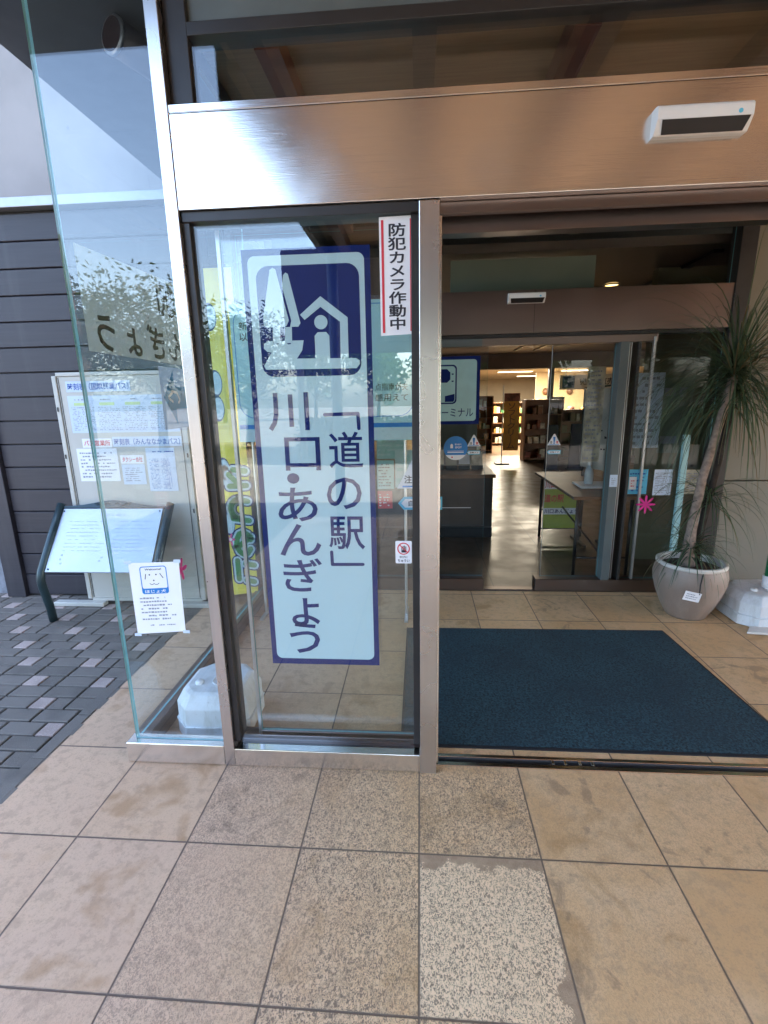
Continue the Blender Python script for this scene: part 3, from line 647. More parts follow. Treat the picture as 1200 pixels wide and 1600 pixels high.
def sheet(name, x0, z0, x1, z1, label, cat, rows, cols=0, hi=False, mat='paper', ink='ink_grey'):
    o = thing(name, label, cat, ((x0+x1)/2,1.603,z0), 'sheets on the notice board')
    MB().prism([(x0,z0),(x1,z0),(x1,z1),(x0,z1)], NBF, .0004, .0012).done('paper_sheet', mat, o)
    m = MB()
    if cols:
        for k in range(cols):
            a = x0+.02+(x1-x0-.04)*k/cols; b = a+(x1-x0-.04)/cols-.02
            fine_print(m, NBF, a+.03, z1-.036, a+.10, z1-.018, 1, .0018, ragged=False)
            fine_print(m, NBF, a, z0+.015, b, z1-.075, rows, .0018, ragged=False, fill=.55)
        m.done('table_print', ink, o)
        if hi:
            m = MB()
            for k in range(cols):
                a = x0+.02+(x1-x0-.04)*k/cols; m.rect(a+.02,z1-.067,a+.13,z1-.047,NBF,.0017)
            m.done('highlight', 'hilite', o)
    else:
        fine_print(m, NBF, x0+.02, z0+.02, x1-.02, z1-.02, rows, .0018); m.done('small_print', ink, o)
sheet('timetable', -2.44,1.300,-1.655,1.555,'wide bus timetable sheet under clear film in the upper half of the notice board','timetable',14,4,True,'paper_blue')
sheet('office_list', -2.435,.955,-2.135,1.190,'white sheet with a short list at the left of the notice board','list',8)
sheet('taxi_list', -2.115,.93,-1.945,1.075,'small list sheet in the middle below the red taxi heading','list',7,0,False,'paper_blue')
sheet('community_timetable', -1.925,.88,-1.715,1.19,'narrow upright timetable at the right of the notice board','timetable',24,2,False,'paper_blue','ink_blue')

pq = thing('information_plaque', 'sloping metal information plaque on two bent dark green tube legs', 'plaque', (-2.2,1.4,0))
for x in (-2.59,-1.775):
    MB().tube([(x-.01,1.315,0),(x-.006,1.30,.12),(x,1.262,.28),(x+.002,1.256,.335),(x+.004,1.272,.385),(x+.012,1.41,.60),(x+.018,1.545,.80)], .027, 14).done('leg', 'plaque_green', pq, True)
nrm = Vector((0,-.83,.56)).normalized()
FP = FR((-2.182,1.263,.385), (1,0,0), Vector((0,.265,.385)))
LN = math.hypot(.265,.385)
def tl(p): return p
m = MB(); m.prism([(-.375,.0),(.375,.0),(.375,LN),(-.375,LN)], FP, -.012, 0); m.bevel(.002,1); m.done('plate', 'plaque_metal', pq)
cr = [(-.395,LN+.004)]+[(-.395+.79*i/24, LN+.022+.034*math.exp(-((i-12)/5.2)**2)+.006*math.cos((i-12)/12*PI)) for i in range(25)]+[(.395,LN+.004)]
m = MB(); m.prism(cr, FP, -.016, .006); m.done('crest', 'plaque_green', pq)
m = MB()
for sx in (-1, 1):
    pts = [FP.p(sx*(.02+.10*t)+.0, LN+.030+.012*math.sin(t*9), .008) for t in [i/20 for i in range(21)]]
    m.tube(pts, .0035, 6)
    m.tube([FP.p(sx*(.115+.016*math.cos(a)*(1-a/9)), LN+.030+.014*math.sin(a)*(1-a/9), .008) for a in [i*.4 for i in range(17)]], .003, 6)
m.done('scrollwork', 'plaque_green', pq, True)
for a, b in ((-.355,.02),(.355,.02),(-.355,LN-.02),(.355,LN-.02)): MB().prism(circ(a,b,.006,10), FP, 0, .004).done('bolt', 'plaque_green', pq)
m = MB(); rg = random.Random(4)
fine_print(m, FP, -.06, LN-.060, .12, LN-.040, 1, .001, rng=rg, fill=.8, ragged=False)
fine_print(m, FP, -.29, .14, .0, LN-.085, 9, .001, rng=rg, fill=.8, hk=.10); fine_print(m, FP, .06, .14, .32, LN-.085, 9, .001, rng=rg, fill=.8, hk=.10)
for a, b in ((-.29,.115),(-.295,.085),(-.285,.055),(.0,.10),(-.01,.075)): m.rect(a,b,a+.014,b+.012,FP,.001)
m.done('engraving', 'engraved', pq)

yb = thing('yellow_banner', 'tall narrow yellow banner with green bubble writing and a red flower behind the glass', 'banner', (-1.34,1.68,.05))
FY = front(1.672)
MB().prism([(-1.448,.055),(-1.22,.085),(-1.222,2.35),(-1.44,2.35)], FY, 0, .003).done('cloth', 'yellow', yb)
def blob(m, poly, mi, d): m.flat(poly, FY, d, mi)
m = MB()
def cap(m, pts, wd, d, mi):
    for (a,b),(e,f) in zip(pts, pts[1:]):
        L = math.hypot(e-a,f-b) or 1e-6; nx, nz = -(f-b)/L*wd/2, (e-a)/L*wd/2
        m.flat([(a+nx,b+nz),(a-nx,b-nz),(e-nx,f-nz),(e+nx,f+nz)], FY, d, mi)
    for a, b in pts: m.flat(circ(a,b,wd/2,14), FY, d+.00004, mi)
def arc(cx, cz, rx, rz, a0, a1, n=9): return [(cx+rx*math.cos(math.radians(a0+(a1-a0)*i/n)), cz+rz*math.sin(math.radians(a0+(a1-a0)*i/n))) for i in range(n+1)]
X0 = -1.222
kana = [[(X0-.135,.19),(X0-.135,.335)],[(X0-.02,.17),(X0-.075,.18)],[(X0-.01,.30),(X0-.075,.31)],
        arc(X0-.075,.47,.055,.085,20,330),[(X0-.125,.44),(X0-.02,.52)],
        [(X0-.14,.66),(X0-.02,.645)],arc(X0-.09,.73,.06,.07,90,280),[(X0-.09,.80),(X0-.02,.79)],
        [(X0-.145,.90),(X0-.02,.905)],[(X0-.145,.985),(X0-.09,.93)],[(X0-.11,1.02),(X0-.02,1.01)]]
for p in kana: cap(m, p, .088, .0036, 0)
for p in kana: cap(m, p, .068, .0040, 1)
for p in kana: cap(m, p, .040, .0044, 2)
for z in (.62,.98,1.02,1.45,1.62,2.05): m.flat([(-1.40+.05*math.cos(t)*1.0,z+.09*math.sin(t)) for t in [2*PI*i/20 for i in range(20)]], FY, .0035, 0); m.flat([(-1.392+.038*math.cos(t),z+.075*math.sin(t)) for t in [2*PI*i/20 for i in range(20)]], FY, .0039, 1)
m.done('bubble_lettering', ['vinyl_navy','vinyl_white','green'], yb)
for z in (.50,):
    m = MB(); m.flat([(-1.395+.035*(.6+.4*math.cos(5*a))*math.cos(a), z+.05*(.6+.4*math.cos(5*a))*math.sin(a)) for a in [2*PI*i/50 for i in range(50)]], FY, .0048, 0)
    m.flat(circ(-1.395,z,.012,12), FY, .0052, 1); m.done('flower_print', ['pink','paper'], yb)
MB().tube([(-1.455,1.68,.01),(-1.449,1.68,2.40)], .012, 10).done('pole', 'alu', yb, True)

# white banner weight inside the glass corner
def weight(c, hw, hh, z, label, cap, grp='banner weights'):
    o = thing('banner_weight', label, 'banner weight', (c[0],c[1],0), grp)
    ch = hw*.42; oc = lambda k: [(hw*k,-(hw-ch)*k),(hw*k,(hw-ch)*k),((hw-ch)*k,hw*k),(-(hw-ch)*k,hw*k),(-hw*k,(hw-ch)*k),(-hw*k,-(hw-ch)*k),(-(hw-ch)*k,-hw*k),((hw-ch)*k,-hw*k)]
    m = MB(); lay = [(1.0,.004),(1.0,hh*.33),(.975,hh*.36),(.975,hh*.40),(.97,hh*.72),(.80,hh*.96),(.70,hh)]
    n = 8; vs = []
    for k, zz in lay: vs += [(c[0]+a,c[1]+b,z+zz) for a, b in oc(k)]
    fs = [tuple(range(n))[::-1], tuple(range((len(lay)-1)*n, len(lay)*n))]
    for L in range(len(lay)-1): fs += [(L*n+i, L*n+(i+1)%n, (L+1)*n+(i+1)%n, (L+1)*n+i) for i in range(n)]
    m.faces(vs, fs); m.bevel(.014,3); m.done('tank', 'white_dirty', o)
    m = MB(); m.lathe([(.030,hh-.004),(.032,hh+.016),(.026,hh+.018),(.022,hh+.004)], (c[0]+cap[0],c[1]+cap[1],z), 20); m.done('socket', 'brown_wood' if grp is None else 'white', o, True)
    m = MB(); m.lathe([(.044,hh+.001),(.046,hh+.005),(.050,hh+.005),(.052,hh+.001)], (c[0]+cap[0],c[1]+cap[1]-.06,z), 24); m.done('moulded_ring', 'white_dirty', o, True)
    m = MB(); m.lathe([(.0,hh+.014),(.016,hh+.014),(.019,hh+.010),(.019,hh-.002)], (c[0]-hw*.42,c[1]-hw*.30,z), 18); m.done('filler_cap', 'white', o, True)
    n8 = oc(1.004); m = MB()
    for (x0,y0),(x1,y1) in zip(n8, n8[1:]+n8[:1]): m.tube([(c[0]+x0,c[1]+y0,z+hh*.345),(c[0]+x1,c[1]+y1,z+hh*.345)], .0035, 6)
    m.done('mould_seam', 'white_dirty', o, True)
    return o
weight((-.945,.30), .172, .225, .001, 'white plastic banner weight standing inside the glass corner behind the steel post', (.03,.04))
weight((2.29,1.53), .20, .215, .001, 'white plastic banner weight carrying a green pole right of the plant pot', (.035,-.01))
gp = thing('green_banner_pole', 'bright green pole standing in the white weight right of the plant', 'pole', (2.315,1.52,.23))
MB().tube([(2.315,1.52,.205),(2.315,1.52,2.2)], .020, 14).done('shaft', 'green_pole', gp, True)
MB().tube([(2.315,1.52,.22),(2.315,1.52,.30)], .030, 16).done('collar', 'white', gp, True)
tag(MB().prism([(2.06,1.26),(2.75,1.18),(2.85,1.32),(2.13,1.345)], FR((0,0,0),(1,0,0),(0,1,0)), .006, .022).bevel(.004,2).done('pale_slab', 'pot_rim'), 'thin pale slab lying on the floor at the right in front of the white weight', 'slab')

# ------------------------------------------------------------------ mat and plant
mt = thing('door_mat', 'large dark blue carpet mat with a black rubber edge inside the entrance', 'mat', (.8,.72,0))
MB().prism([(-.083,.150),(1.625,.150),(1.565,1.295),(-.083,1.280)], FR((0,0,0),(1,0,0),(0,1,0)), .001, .006).done('rubber_edge', 'rubber', mt)
m = MB(); N = 120; vs = []; fs = []
for j in range(71):
    for i in range(N+1):
        t, s_ = i/N, j/70
        x0 = -.072; x1 = 1.610+(1.553-1.610)*s_; y = .163+(1.270+.012*t-.163)*s_
        vs.append((x0+(x1-x0)*t, y, .0085+rnd.uniform(-.0007,.0007)))
for j in range(70):
    for i in range(N): a = j*(N+1)+i; fs.append((a,a+1,a+N+2,a+N+1))
m.faces(vs, fs); m.done('pile', 'carpet', mt, True)

PX, PY = 1.838, 1.565
pt = thing('plant_pot', 'large rounded beige plant pot with a pale rim', 'plant pot', (PX,PY,0))
MB().lathe([(.0,.002),(.118,.002),(.126,.010),(.162,.08),(.198,.17),(.219,.25),(.223,.30),(.214,.345),(.204,.368)], (PX,PY,0), 56).done('body', 'pot', pt, True)
MB().lathe([(.204,.366),(.212,.372),(.212,.388),(.205,.393),(.190,.392),(.186,.385),(.184,.34)], (PX,PY,0), 56).done('rim', 'pot_rim', pt, True)
m = MB(); m.lathe([(.0,.362),(.10,.358),(.186,.345)], (PX,PY,0), 40); m.done('soil', 'soil', pt, True)
tg = thing('plant_tag', 'small white card hung on the side of the plant pot', 'tag', (1.75,1.33,.23))
Ft = FR((1.695,PY-.2255,.262), Vector((1,-.10,-.20)), Vector((.2,-.10,1)))
MB().prism([(0,-.055),(.098,-.055),(.098,.008),(0,.008)], Ft, .012, .0145).done('card', 'paper', tg)
m = MB(); fine_print(m, Ft, .012, -.045, .086, -.002, 3, .0152); m.done('small_print', 'ink_grey', tg)
MB().tube([Ft.p(.085,-.002,.015),(1.79,PY-.222,.30),(1.80,PY-.216,.365)], .004, 6).done('string', 'rubber', tg)

pp = thing('ponytail_palm', 'potted palm with slanting bare trunk and fountains of thin drooping leaves', 'palm', (PX,PY,.35))
rp = random.Random(5)
MB().tube([(PX-.03,PY,.34),(PX-.03,PY,.42),(PX-.025,PY,.6),(PX-.005,PY-.01,.95),(PX+.035,PY-.03,1.25),(PX+.085,PY-.04,1.60)], [.058,.042,.031,.026,.024,.026], 14).done('trunk', 'bark', pp, True)
MB().tube([(PX+.05,PY+.05,.34),(PX+.07,PY+.06,.6),(PX+.11,PY+.05,1.0),(PX+.14,PY+.03,1.42)], [.030,.022,.019,.019], 12).done('trunk', 'bark_dark', pp, True)
def rosette(c, n, L, up, wd, name, tilt=0.):
    m = MB()
    for k in range(n):
        az = rp.uniform(0,2*PI); el = rp.uniform(-.35,1.35)*up; ln = L*rp.uniform(.65,1.12)
        d = Vector((math.cos(az)*math.cos(el), math.sin(az)*math.cos(el), math.sin(el)))
        p = Vector(c)+d*.025+Vector((0,0,rp.uniform(-.05,.06))); sg_ = 11; st = ln/sg_; vs = []
        droop = rp.uniform(.17,.34)
        for i in range(sg_+1):
            t = i/sg_; wv = wd*(1-.85*t**1.4)*.5
            side = d.cross(Vector((0,0,1))); side = side.normalized() if side.length > 1e-3 else Vector((1,0,0))
            nu = side.cross(d).normalized()
            vs += [p-side*wv+nu*wv*.35, p, p+side*wv+nu*wv*.35]
            d = (d+Vector((rp.uniform(-.03,.03),rp.uniform(-.03,.03),-droop*(.35+.9*t)))).normalized(); p = p+d*st
            if p.z < .02: p.z = .02
        fs = []
        for i in range(sg_):
            a = i*3; fs += [(a,a+1,a+4,a+3),(a+1,a+2,a+5,a+4)]
        m.faces([tuple(v) for v in vs], fs)
    return m.done(name, 'palm_leaf', pp, True, flip=False)
rosette((PX+.085,PY-.04,1.60), 290, .84, 1.0, .0082, 'leaf_fountain')
rosette((PX+.150,PY+.03,1.45), 180, .74, 1.0, .0080, 'leaf_fountain')
rosette((PX-.02,PY-.01,.47), 110, .36, .8, .0085, 'leaf_fountain')
rosette((PX+.10,PY+.05,.80), 70, .50, .7, .0085, 'leaf_fountain')

# ------------------------------------------------------------------ vestibule ceiling and inner screen
vc = thing('vestibule_ceiling', 'timber boarded vestibule ceiling with red-brown rafters above the steel header', 'ceiling', (1,1,2.64))
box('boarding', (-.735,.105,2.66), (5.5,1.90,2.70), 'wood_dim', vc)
for x in (-.478,.517,1.51,2.50): box('rafter', (x-.04,.106,2.585), (x+.04,1.899,2.659), 'rafter', vc)
box('edge_board', (-.752,.105,2.60), (-.7355,1.90,2.72), 'frame_dark', vc)
ins = thing('inner_screen', 'inner glazed screen with a bronze header, frames and sliding doors behind the mat', 'screen', (.5,2,0))
YI = 1.95
box('header', (-1.30,YI,1.923), (2.10,YI+.12,2.205), 'steel_dark', ins, .002)
box('header_joint', (.797,YI-.0012,1.926), (.800,YI-.0005,2.202), 'frame_dark', ins)
box('header_slot', (-1.30,YI+.02,1.900), (2.10,YI+.115,1.9225), 'black', ins)
box('door_rail', (-.30,YI+.03,1.848), (1.655,YI+.11,1.8995), 'steel_dark', ins, .002)
box('door_cover', (-.3,YI+.022,1.845), (.45,YI+.0295,1.897), 'frame_grey', ins)
m = MB()
for a, b in ((-1.30,.505),(.905,2.10)): m.box((a,YI,.001),(b,YI+.10,.098))
m.bevel(.003,1); m.done('sill', 'steel_dark', ins)
box('threshold', (.5055,YI+.02,-.004), (.9045,YI+.08,.004), 'steel_dark', ins)
for x0, x1, mt_ in ((1.395,1.455,'frame_grey'),(2.10,2.205,'frame_dark'),(-1.36,-1.30,'frame_dark'),(1.515,1.535,'frame_dark')):
    box('mullion', (x0,YI-.01,.0985 if x0 < 2 and x0 > 0 else 0), (x1,YI+.11,1.8475 if 0 < x0 < 2 else 3.29), mt_, ins, .003)
pane('glass_pane', (-1.299,YI+.045,.0985), (.16,YI+.055,1.845), ins, 'inner_glass')
pane('glass_pane', (1.536,YI+.045,.0985), (2.0995,YI+.055,1.8995), ins, 'inner_glass')
pane('glass_pane', (.10,YI+.07,.099), (.50,YI+.08,1.846), ins, 'inner_glass')
pane('glass_pane', (.955,YI+.07,.099), (1.394,YI+.08,1.846), ins, 'inner_glass')
pane('transom_pane', (-1.299,YI+.06,2.2055), (2.0995,YI+.07,2.64), ins, 'inner_glass')
m = MB(); m.box((.953,YI+.066,.099),(.9545,YI+.084,1.846)); m.box((.1575,YI+.04,.099),(.1600,YI+.06,1.846)); m.box((1.628,YI+.02,.099),(1.644,YI+.044,1.88)); m.box((1.462,YI+.02,.099),(1.470,YI+.05,1.846)); m.box((1.482,YI+.03,.099),(1.488,YI+.05,1.846)); m.bevel(.0005,1); m.done('door_edge', 'alu', ins)
box('low_edge', (.16,YI+.069,.655), (.40,YI+.0695,.660), 'alu', ins)
box('green_edge', (1.905,YI+.012,.099), (1.945,YI+.0445,1.20), 'teal_print', ins)
sensor(.612,.858,2.115,2.180,YI,'small silver sensor bar with black strip on the dark inner header',.05)
bw = tag(box('bulkhead_wall', (-1.36,YI,2.641), (2.205,YI+.2,3.29), 'frame_dark'), 'dark bulkhead wall above the inner glazed screen', 'wall')
gw = thing('grey_panel_wall', 'pale grey panelled wall right of the inner screen behind the palm', 'wall', (3.5,2,0))
for z0, z1 in ((.0,.86),(.868,1.72),(1.728,2.58),(2.588,3.29)):
    for x0, x1 in ((2.206,3.398),(3.406,4.6),(4.608,6.0)): box('panel', (x0,YI+.02,z0), (x1,YI+.10,z1), 'grey_panel', gw, .003)
box('backing', (2.206,YI+.1005,0), (6,YI+.2,3.29), 'frame_dark', gw)

# signs on the inner screen
def sticker(kind, x, z, y, label, s=1.0, group='automatic door stickers on the glass'):
    fr = front(y)
    if kind == 'tri':
        o = thing('caution_sticker', label, 'sticker', (x,y,z), group)
        tri = lambda k, dz=0: [(x-.062*s*k,z-.04*s*k+dz),(x+.062*s*k,z-.04*s*k+dz),(x+.006*s*k,z+.065*s*k+dz),(x-.006*s*k,z+.065*s*k+dz)]
        MB().prism(tri(1), fr, .0004, .0014).done('sheet', 'paper', o)
        m = MB(); m.flat([(x-.011*s,z+.038*s),(x+.011*s,z+.038*s),(x+.006*s,z-.010*s),(x-.006*s,z-.010*s)], fr, .002); m.flat(circ(x,z-.020*s,.008*s,14), fr, .002)
        m.rect(x-.045*s,z-.036*s,x+.045*s,z-.031*s,fr,.002); m.done('exclamation_mark', 'sign_blue', o)
        m = MB(); m.glyph('注',x-.028*s,z-.012*s,.024*s,.026*s,fr,.002,.02); m.done('lettering', 'ink', o)
        m = MB(); m.glyph('意',x+.028*s,z-.012*s,.024*s,.026*s,fr,.002,.02); m.done('lettering', 'ink_red', o)
    else:
        o = thing('arrow_sticker', label, 'sticker', (x,y,z), group)
        P_ = lambda k: [(x-.072*s*k,z),(x-.055*s*k,z-.020*s*k),(x+.062*s*k,z-.020*s*k),(x+.062*s*k,z+.020*s*k),(x-.055*s*k,z+.020*s*k)]
        MB().prism(P_(1), fr, .0004, .0012).done('sheet', 'cyan', o)
        MB().prism([(x-.062*s,z),(x-.050*s,z-.013*s),(x+.057*s,z-.013*s),(x+.057*s,z+.013*s),(x-.050*s,z+.013*s)], fr, .0014, .0018).done('panel', 'paper', o)
        m = MB(); m.text('自動ドア',x-.040*s,z-.009*s,x+.045*s,z+.009*s,fr,.0022,.01); m.done('lettering', 'ink', o)
sticker('tri', -.004, 1.215, .109, 'larger pale caution triangle on the parked sliding door behind the steel post', 1.25)
sticker('arrow', .012, 1.108, .109, 'pale blue arrow sticker below the triangle on the parked sliding door', 1.25)
sticker('tri', .412, 1.165, YI+.069, 'small caution triangle on the left inner door beside the round blue sticker', .82)
sticker('arrow', .414, 1.085, YI+.069, 'small arrow sticker below the triangle on the left inner door', .75)
sticker('tri', 1.003, 1.165, YI+.069, 'small caution triangle on the right inner door above the table', .80)
sticker('arrow', 1.008, 1.082, YI+.069, 'small arrow sticker below the triangle on the right inner door', .75)
rs = thing('round_spot_sticker', 'round blue sticker with white map mark on the left inner door', 'sticker', (.276,YI+.06,1.12))
fr = front(YI+.069)
MB().prism(circ(.276,1.12,.090,40), fr, .0004, .0014).done('disc', 'sign_blue', rs)
m = MB(); m.flat([(.276+.090*math.cos(a),1.12+.090*math.sin(a)) for a in [math.radians(t) for t in range(215,326,5)]], fr, .002)
m.rect(.215,1.085,.337,1.092,fr,.002); m.rect(.215,1.097,.337,1.100,fr,.002)
m.flat([(.236,1.12),(.236,1.145),(.246,1.155),(.256,1.145),(.256,1.12)],fr,.002); m.text('SPOT',.272,1.118,.322,1.133,fr,.002,.02); m.text('観光案内',.270,1.142,.318,1.155,fr,.002,.01); m.done('print', 'paper', rs)
m = MB(); m.flat(circ(.250,1.052,.006,12),fr,.0025); m.done('red_dot','ink_red',rs)

it = thing('terminal_sign', 'pale square sign with navy border naming the terminal behind the second steel post', 'sign', (.2,YI,1.31))
fr = front(YI+.039)
MB().prism([(-.045,1.300),(.442,1.300),(.442,1.782),(-.045,1.782)], fr, .0002, .0012).done('backing', 'vinyl_navy', it)
MB().flat(rrect(-.022,1.324,.418,1.760,.022), fr, .0017).done('panel', 'teal_print', it)
m = MB(); m.ring(rrect(.035,1.448,.275,1.725,.03), rrect(.045,1.458,.265,1.715,.024), fr, .0022)
m.flat([(.150,1.60),(.205,1.60),(.228,1.622),(.228,1.672),(.205,1.695),(.150,1.695)], fr, .0022); m.rect(.060,1.60,.140,1.695,fr,.0022)
m.rect(.238,1.655,.252,1.664,fr,.0022); m.rect(.238,1.605,.252,1.614,fr,.0022)
m.flat([(.190,1.463),(.250,1.463),(.260,1.474),(.260,1.52),(.190,1.505)], fr, .0022); m.rect(.06,1.463,.12,1.56,fr,.0022)
m.text('情報ターミナル', -.028+.012, 1.352, .398, 1.420, fr, .0022, .005); m.done('print', 'vinyl_navy', it)
bp = thing('blue_notice_poster', 'large light blue poster with rounded line frame hung behind the tall sign', 'poster', (-.6,1.47,1.24))
fr = front(1.455)
MB().prism([(-1.178,1.235),(-.004,1.235),(-.004,2.085),(-1.178,2.085)], fr, .0, .004).done('board', 'blue_poster', bp)
m = MB(); m.ring(rrect(-1.160,1.385,-.030,2.065,.10), rrect(-1.155,1.390,-.035,2.060,.095), fr, .0046); m.rect(-1.17,1.318,-.006,1.345,fr,.0046); m.done('line_frame', 'sign_blue', bp)
m = MB()
for (tx, x0, z) in (('新型',-1.125,1.93),('以下',-1.125,1.865),('まで',-1.06,1.755),('近く',-1.06,1.69),('そば',-1.03,1.575),('施設',-1.03,1.50)): m.text(tx,x0,z,x0+.11,z+.05,fr,.0046,.008)
m.text('点指南が夫',-.275,1.545,-.068,1.592,fr,.0046,.008); m.text('感用えて',-.275,1.480,-.068,1.526,fr,.0046,.008); m.text('国土',-1.06,1.262,-.97,1.30,fr,.0046,.02); m.done('lettering', 'ink', bp)
MB().rect(-1.17,1.24,-.006,1.312,fr,.0046).done('white_band', 'vinyl_white', bp)
m = MB(); m.tube([(-1.10,1.475,.012),(-1.10,1.475,1.26)], .010, 8); m.tube([(-.09,1.475,.012),(-.09,1.475,1.26)], .010, 8)
for x in (-1.10,-.09): m.box((x-.012,1.36,.001),(x+.012,1.60,.014))
m.done('stand', 'alu', bp)
# leaflets behind the left inner pane
def leaflet(x0,z0,x1,z1,y,mat,label,ink='ink_grey',rows=6,name='leaflet',cat='leaflet'):
    o = thing(name, label, cat, ((x0+x1)/2,y,z0), 'leaflets and sheets on the inner glass')
    fr = front(y); MB().prism([(x0,z0),(x1,z0),(x1,z1),(x0,z1)], fr, 0, .001).done('paper_sheet', mat, o)
    m = MB(); fine_print(m, fr, x0+.012, z0+.015, x1-.012, z1-.02, rows, .0016); m.done('small_print', ink, o)
leaflet(-.335,.79,-.20,1.02,2.12,'teal_print','pale green leaflet right of the tall sign low behind the inner glass','ink',8)
leaflet(-.333,.63,-.215,.775,2.12,'ink_red','red leaflet below the pale green one behind the inner glass','paper',5)
leaflet(-.335,1.03,-.10,1.21,2.14,'teal_print','wide pale green sheet right of the tall sign behind the inner glass','vinyl_white',4)
leaflet(-.19,.80,-.05,1.10,2.13,'vinyl_white','frosted white sheet beside the steel post behind the inner glass','teal_print',3)
leaflet(1.548,.765,1.690,.950,YI+.042,'cyan','light blue A4 sheet on the inner glass left of the pale door edge','ink_blue',6,'notice_sheet','notice')
leaflet(1.735,.755,1.865,.948,YI+.042,'paper_blue','pale blue printed A4 sheet between the light blue and the cream sheet','ink_grey',12,'notice_sheet','notice')
leaflet(1.895+.055,.765,2.075,.945,YI+.042,'goods','cream A4 sheet on the inner glass partly behind palm leaves','ink_grey',8,'notice_sheet','notice')
leaflet(1.398,.83,1.452,.92,YI-.012,'paper_blue','little blue grey sticker on the grey inner mullion','ink_grey',4,'mullion_sticker','sticker')
leaflet(1.560,.80,1.612,.895,YI+.0405,'paper','little white sticker with a red ring on the light blue sheet','ink_red',3,'ring_sticker','sticker')
flower('flower_sticker', front(YI+.018), 1.685, .69, .072, 'pink flower sticker on the pale door edge at the right', 8)
leaflet(1.40,.93,1.545,1.72,2.60,'goods','tall cream flyer wall display right of the whiteboard','ink_grey',22,'flyer_display','display')
leaflet(1.72,1.05,2.00,1.66,2.55,'paper_blue','tall blue grey poster behind the glass left of the palm','ink_grey',11,'tall_poster','poster')
leaflet(2.02,1.00,2.26,1.62,2.60,'greygreen','dull grey green board behind the glass nearest the palm','ink_grey',3,'dull_board','board')

# ------------------------------------------------------------------ the hall behind
m = MB(); m.faces([(-6,1.9401,-.002),(14,1.9401,-.002),(14,24,-.002),(-6,24,-.002)], [(0,1,2,3)]); struct(m.done('hall_floor', 'hall_floor'))
hc = thing('hall_ceiling', 'dark lowered hall ceiling that turns bright cream over the shop', 'ceiling', (3,8,2.5))
box('dark_ceiling', (-6,2.16,2.50), (14,11.0,2.56), 'ceil_dark', hc)
for x in (2.16,2.60): box('track', (x-.035,2.3,2.475), (x+.035,10,2.4995), 'black', hc)
box('drop_beam', (-6,11.0,2.14), (14,11.3,2.56), 'ceil_dark', hc)
box('shop_ceiling', (-6,11.301,2.30), (14,24,2.36), 'cream', hc)
hw_ = thing('hall_walls', 'cream hall walls around the shop at the back', 'wall', (4,24,0))
box('back_wall', (-6,23.9,0), (14,24.1,2.6), 'cream', hw_); box('side_wall', (-6.2,2.2,0), (-6.001,24,2.6), 'olive', hw_); box('side_wall', (14.001,2.2,0), (14.2,24,2.6), 'cream', hw_)
ow = tag(box('olive_partition', (1.95,2.75,0), (3.4,2.85,2.49), 'olive'), 'olive brown partition wall right of the whiteboard', 'wall')
hb = tag(box('hanging_banner_board', (.24,2.30,2.215), (1.30,2.32,2.49), 'greygreen'), 'grey green board hanging from the ceiling above the inner header', 'board')
for x, lab in ((.45,'round ceiling spotlight above the hanging board, the left one of two'),(1.0,'round ceiling spotlight above the hanging board, the right one of two')):
    o = thing('ceiling_spotlight', lab, 'spotlight', (x,1.80,2.58), 'spotlights in the vestibule ceiling')
    MB().lathe([(.0,.075),(.060,.072),(.066,.03),(.05,.0),(.042,.004),(.0,.012)], (x,1.80,2.508), 24).done('housing', 'greygreen', o, True)
    MB().tube([(x,1.80,2.58),(x,1.80,2.655)], .012, 8).done('stem', 'greygreen', o, True)
def lamp(x, y, z, sx, sy, label, power, st):
    o = thing('ceiling_light', label, 'ceiling light', (x,y,z), 'lit ceiling lights in the hall')
    box('casing', (x-sx/2-.03,y-sy/2-.03,z), (x+sx/2+.03,y+sy/2+.03,z+.025), 'white', o)
    box('diffuser', (x-sx/2,y-sy/2,z-.012), (x+sx/2,y+sy/2,z-.0005), st, o)
    if power:
        l = bpy.data.lights.new('lamp', 'AREA'); l.shape = 'RECTANGLE'; l.size = sx; l.size_y = sy; l.energy = power; l.color = (1, .88, .68)
        q = bpy.data.objects.new('lamp', l); COL.objects.link(q); q.location = (0,0,-.02); q.parent = o
M['lamp_warm'] = glow('warm_lamp', (1, .82, .52), .6)
M['lamp_gold'] = glow('gold_lamp', (1, .62, .22), .5)
for x, y, lab in ((2.35,12.6,'lit shop ceiling light nearest the orange banner'),(3.75,12.8,'lit shop ceiling light above the shop sign'),(3.2,15.5,'lit shop ceiling light farther back in the middle'),(5.3,15.5,'lit shop ceiling light far back on the right'),(4.6,19.5,'farthest lit shop ceiling light'),(1.0,14.5,'lit shop ceiling light far back on the left')):
    lamp(x, y, 2.275, 1.1, .28, lab, 26, 'lamp_warm')
o = thing('downlight', 'small golden round downlight lit above the inner header', 'downlight', (1.80,3.35,2.49), 'lit ceiling lights in the hall')
MB().lathe([(.06,.008),(.075,.006),(.078,.0),(.06,-.004)], (1.80,3.35,2.488), 24).done('trim_ring', 'goods', o, True)
MB().lathe([(.0,.0),(.06,.0)], (1.80,3.35,2.490), 24).done('lens', 'lamp_gold', o)

